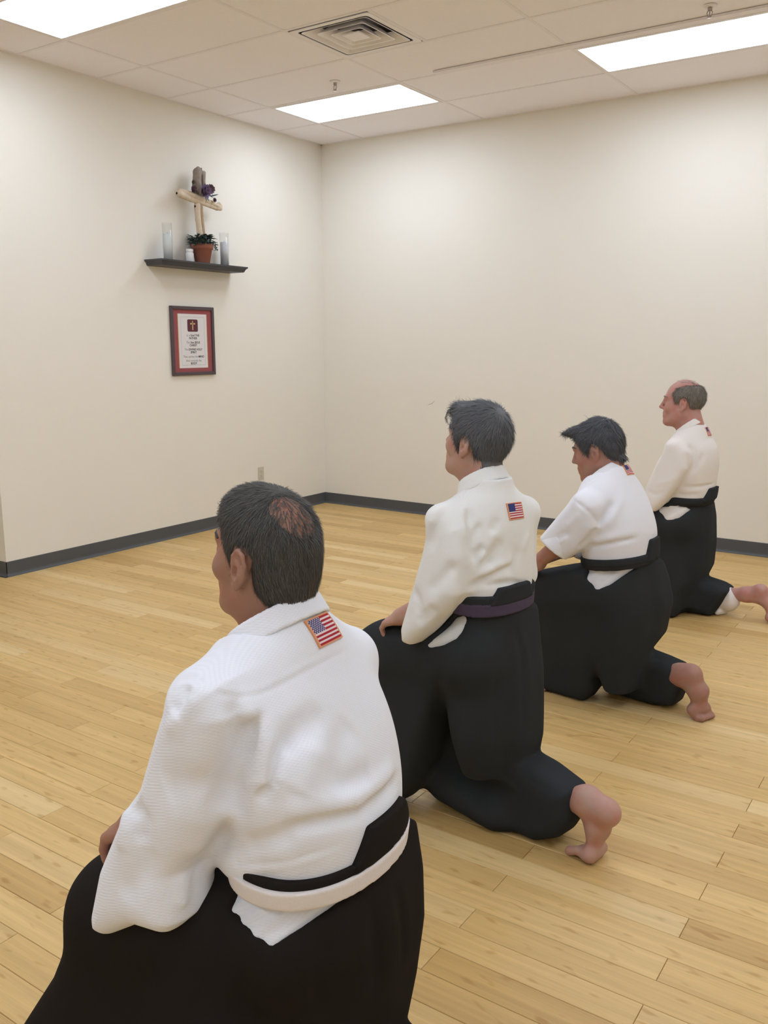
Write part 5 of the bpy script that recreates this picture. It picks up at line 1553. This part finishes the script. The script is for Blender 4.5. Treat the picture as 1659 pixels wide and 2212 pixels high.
P4 = dict(
    label='balding kneeling man with grey hair farthest from the camera, foot at right edge',
    at=(3.88, -1.68), yaw=3.0, vox=(0.0075, 0.0050, 0.010),
    head=(0.054, 0.0, 1.180), look=(10, 1), hs=1.04, full=1.06,
    neck=(0.0, 0, 1.05), neck_r=0.064, shL=(0.03, 0.170, 0.956), shR=(0.0, -0.165, 0.945), shr=0.056,
    elL=(0.06, 0.185, 0.74), wrL=(0.17, 0.175, 0.655), elR=(0.02, -0.205, 0.74), wrR=(0.22, 0.0, 0.63),
    torso=[(0.62, -0.002, 0.120, 0.160), (0.70, -0.003, 0.130, 0.170), (0.78, -0.004, 0.136, 0.178), (0.88, -0.008, 0.134, 0.184), (0.95, -0.008, 0.118, 0.170), (1.01, 0.0, 0.092, 0.125), (1.05, 0.0, 0.074, 0.088), (1.07, 0.0, 0.064, 0.072)],
    waist=0.70, kneeL=(0.34, 0.13, 0.48), kneeR=(0.06, -0.10, 0.07), ankleL=(0.34, 0.14, 0.09), ankleR=(-0.325, -0.10, 0.135), heelR=(-0.395, -0.10, 0.165), ballR=(-0.460, -0.10, 0.034), toeR=(-0.2, 0, -0.2),
    handL=((0.9, 0, -0.4), (0.4, 0.1, 0.9), -1, (15, 25, 15), 1.0), handR=((0.9, 0.3, -0.3), (0.3, 0, 1), 1, (15, 25, 15), 1.0),
    jbox=((-0.18, -0.36, 0.56), (0.30, 0.36, 1.13)),
    sleeveL=[('prism', ([(0.01, 1.0), (0.06, 0.99), (0.115, 0.87), (0.160, 0.742), (0.172, 0.66), (0.15, 0.612), (0.10, 0.603), (0.05, 0.66), (-0.01, 0.75), (-0.055, 0.85), (-0.045, 0.94)], 0.12, 0.25, 0.05, (0.0, -0.1)), 0.02)],
    sleeveR=[('cone', ((0.0, -0.165, 0.93), (0.02, -0.205, 0.74), 0.056, 0.058), 0.02), ('cone', ((0.02, -0.205, 0.74), (0.17, -0.05, 0.65), 0.058, 0.055), 0.02)],
    hem=0.645,
    collar=dict(z=1.065, a=0.015, a0=-0.045, ra=0.084, rb=0.088, ztop=1.128, slope=-0.80, band=0.050, lean=0.35),
    kbox=((-0.42, -0.34, -0.02), (0.56, 0.36, 0.76)),
    hips=[(0.05, 0.0, 0.085, 0.110), (0.30, 0.0, 0.115, 0.150), (0.42, 0.0, 0.118, 0.160), (0.54, 0.0, 0.118, 0.162), (0.64, 0.0, 0.112, 0.155), (0.72, 0.0, 0.108, 0.152)],
    legs=[('cone', ((0.03, 0.09, 0.54), (0.33, 0.13, 0.475), 0.125, 0.10), 0.05),
          ('prism', ([(0.05, 0.60), (0.20, 0.60), (0.33, 0.57), (0.42, 0.52), (0.43, 0.35), (0.41, 0.15), (0.42, 0.0), (-0.02, 0.0), (-0.06, 0.2)], 0.0, 0.19, 0.06), 0.04),
          ('prism', ([(0.12, 0.625), (-0.098, 0.64), (-0.118, 0.55), (-0.130, 0.40), (-0.125, 0.27), (-0.095, 0.195), (-0.19, 0.178), (-0.245, 0.155), (-0.215, 0.08), (-0.17, 0.0), (0.12, 0.0), (0.16, 0.3)], -0.20, 0.03, 0.06), 0.04)],
    slit=([(0.105, 0.615), (0.041, 0.560), (-0.02, 0.575), (-0.065, 0.625), (0.0, 0.640)], 0.03), slitfold=(80.0, (0.8, 0.4)),
    belt=(0.655, 0.016, 0.0, 0.0), belt_off=0.006, beltmat=M['belt_black'], strap=(0.665, 0.02), plate=(0.66, 0.735, 0.11, 0.065), plate_off=0.016,
    gi=M['gi4'], black=M['hak2'], skin=M['skin4'], hairmat=M['hair4'],
    patch=((-0.067, 0.020, 1.056), (-0.062, -0.048, 1.054), (-0.087, 0.019, 1.010), (-0.083, -0.046, 1.006)), patch_dir=(0.88, 0.05, -0.45), patch_n=44,
    hair=dict(thick=(0.010, 0.010, 0.002), h=0.0055, line=[(0.030, 0.085), (0.050, 0.060), (0.044, 0.030), (0.036, 0.008), (0.018, 0.004), (0.014, 0.024), (0.002, 0.034), (-0.016, 0.034), (-0.030, 0.016), (-0.034, -0.014), (-0.05, -0.045), (-0.07, -0.062), (-0.12, -0.06), (-0.17, 0.0), (-0.17, 0.095), (-0.08, 0.098), (-0.02, 0.098)], strands=3500, len=0.022, lift=0.2, mess=0.3, relief=0.0022, width=0.0012,
              thin=[((-0.02, 0, 0.125), 0.5, 90)]),
    folds=FOLDS['P4'], kfolds=[],
    extras=[('white_trousers', [lambda: cone((-0.10, -0.10, 0.085), (-0.235, -0.10, 0.090), 0.07, 0.060, (0, 0, 1), 1.15), lambda: cone((-0.19, -0.05, 0.02), (-0.215, -0.10, 0.02), 0.018, 0.018)], M['gi4'], 'root')])

for cfg in (P1, P2, P3, P4):
    person(cfg)
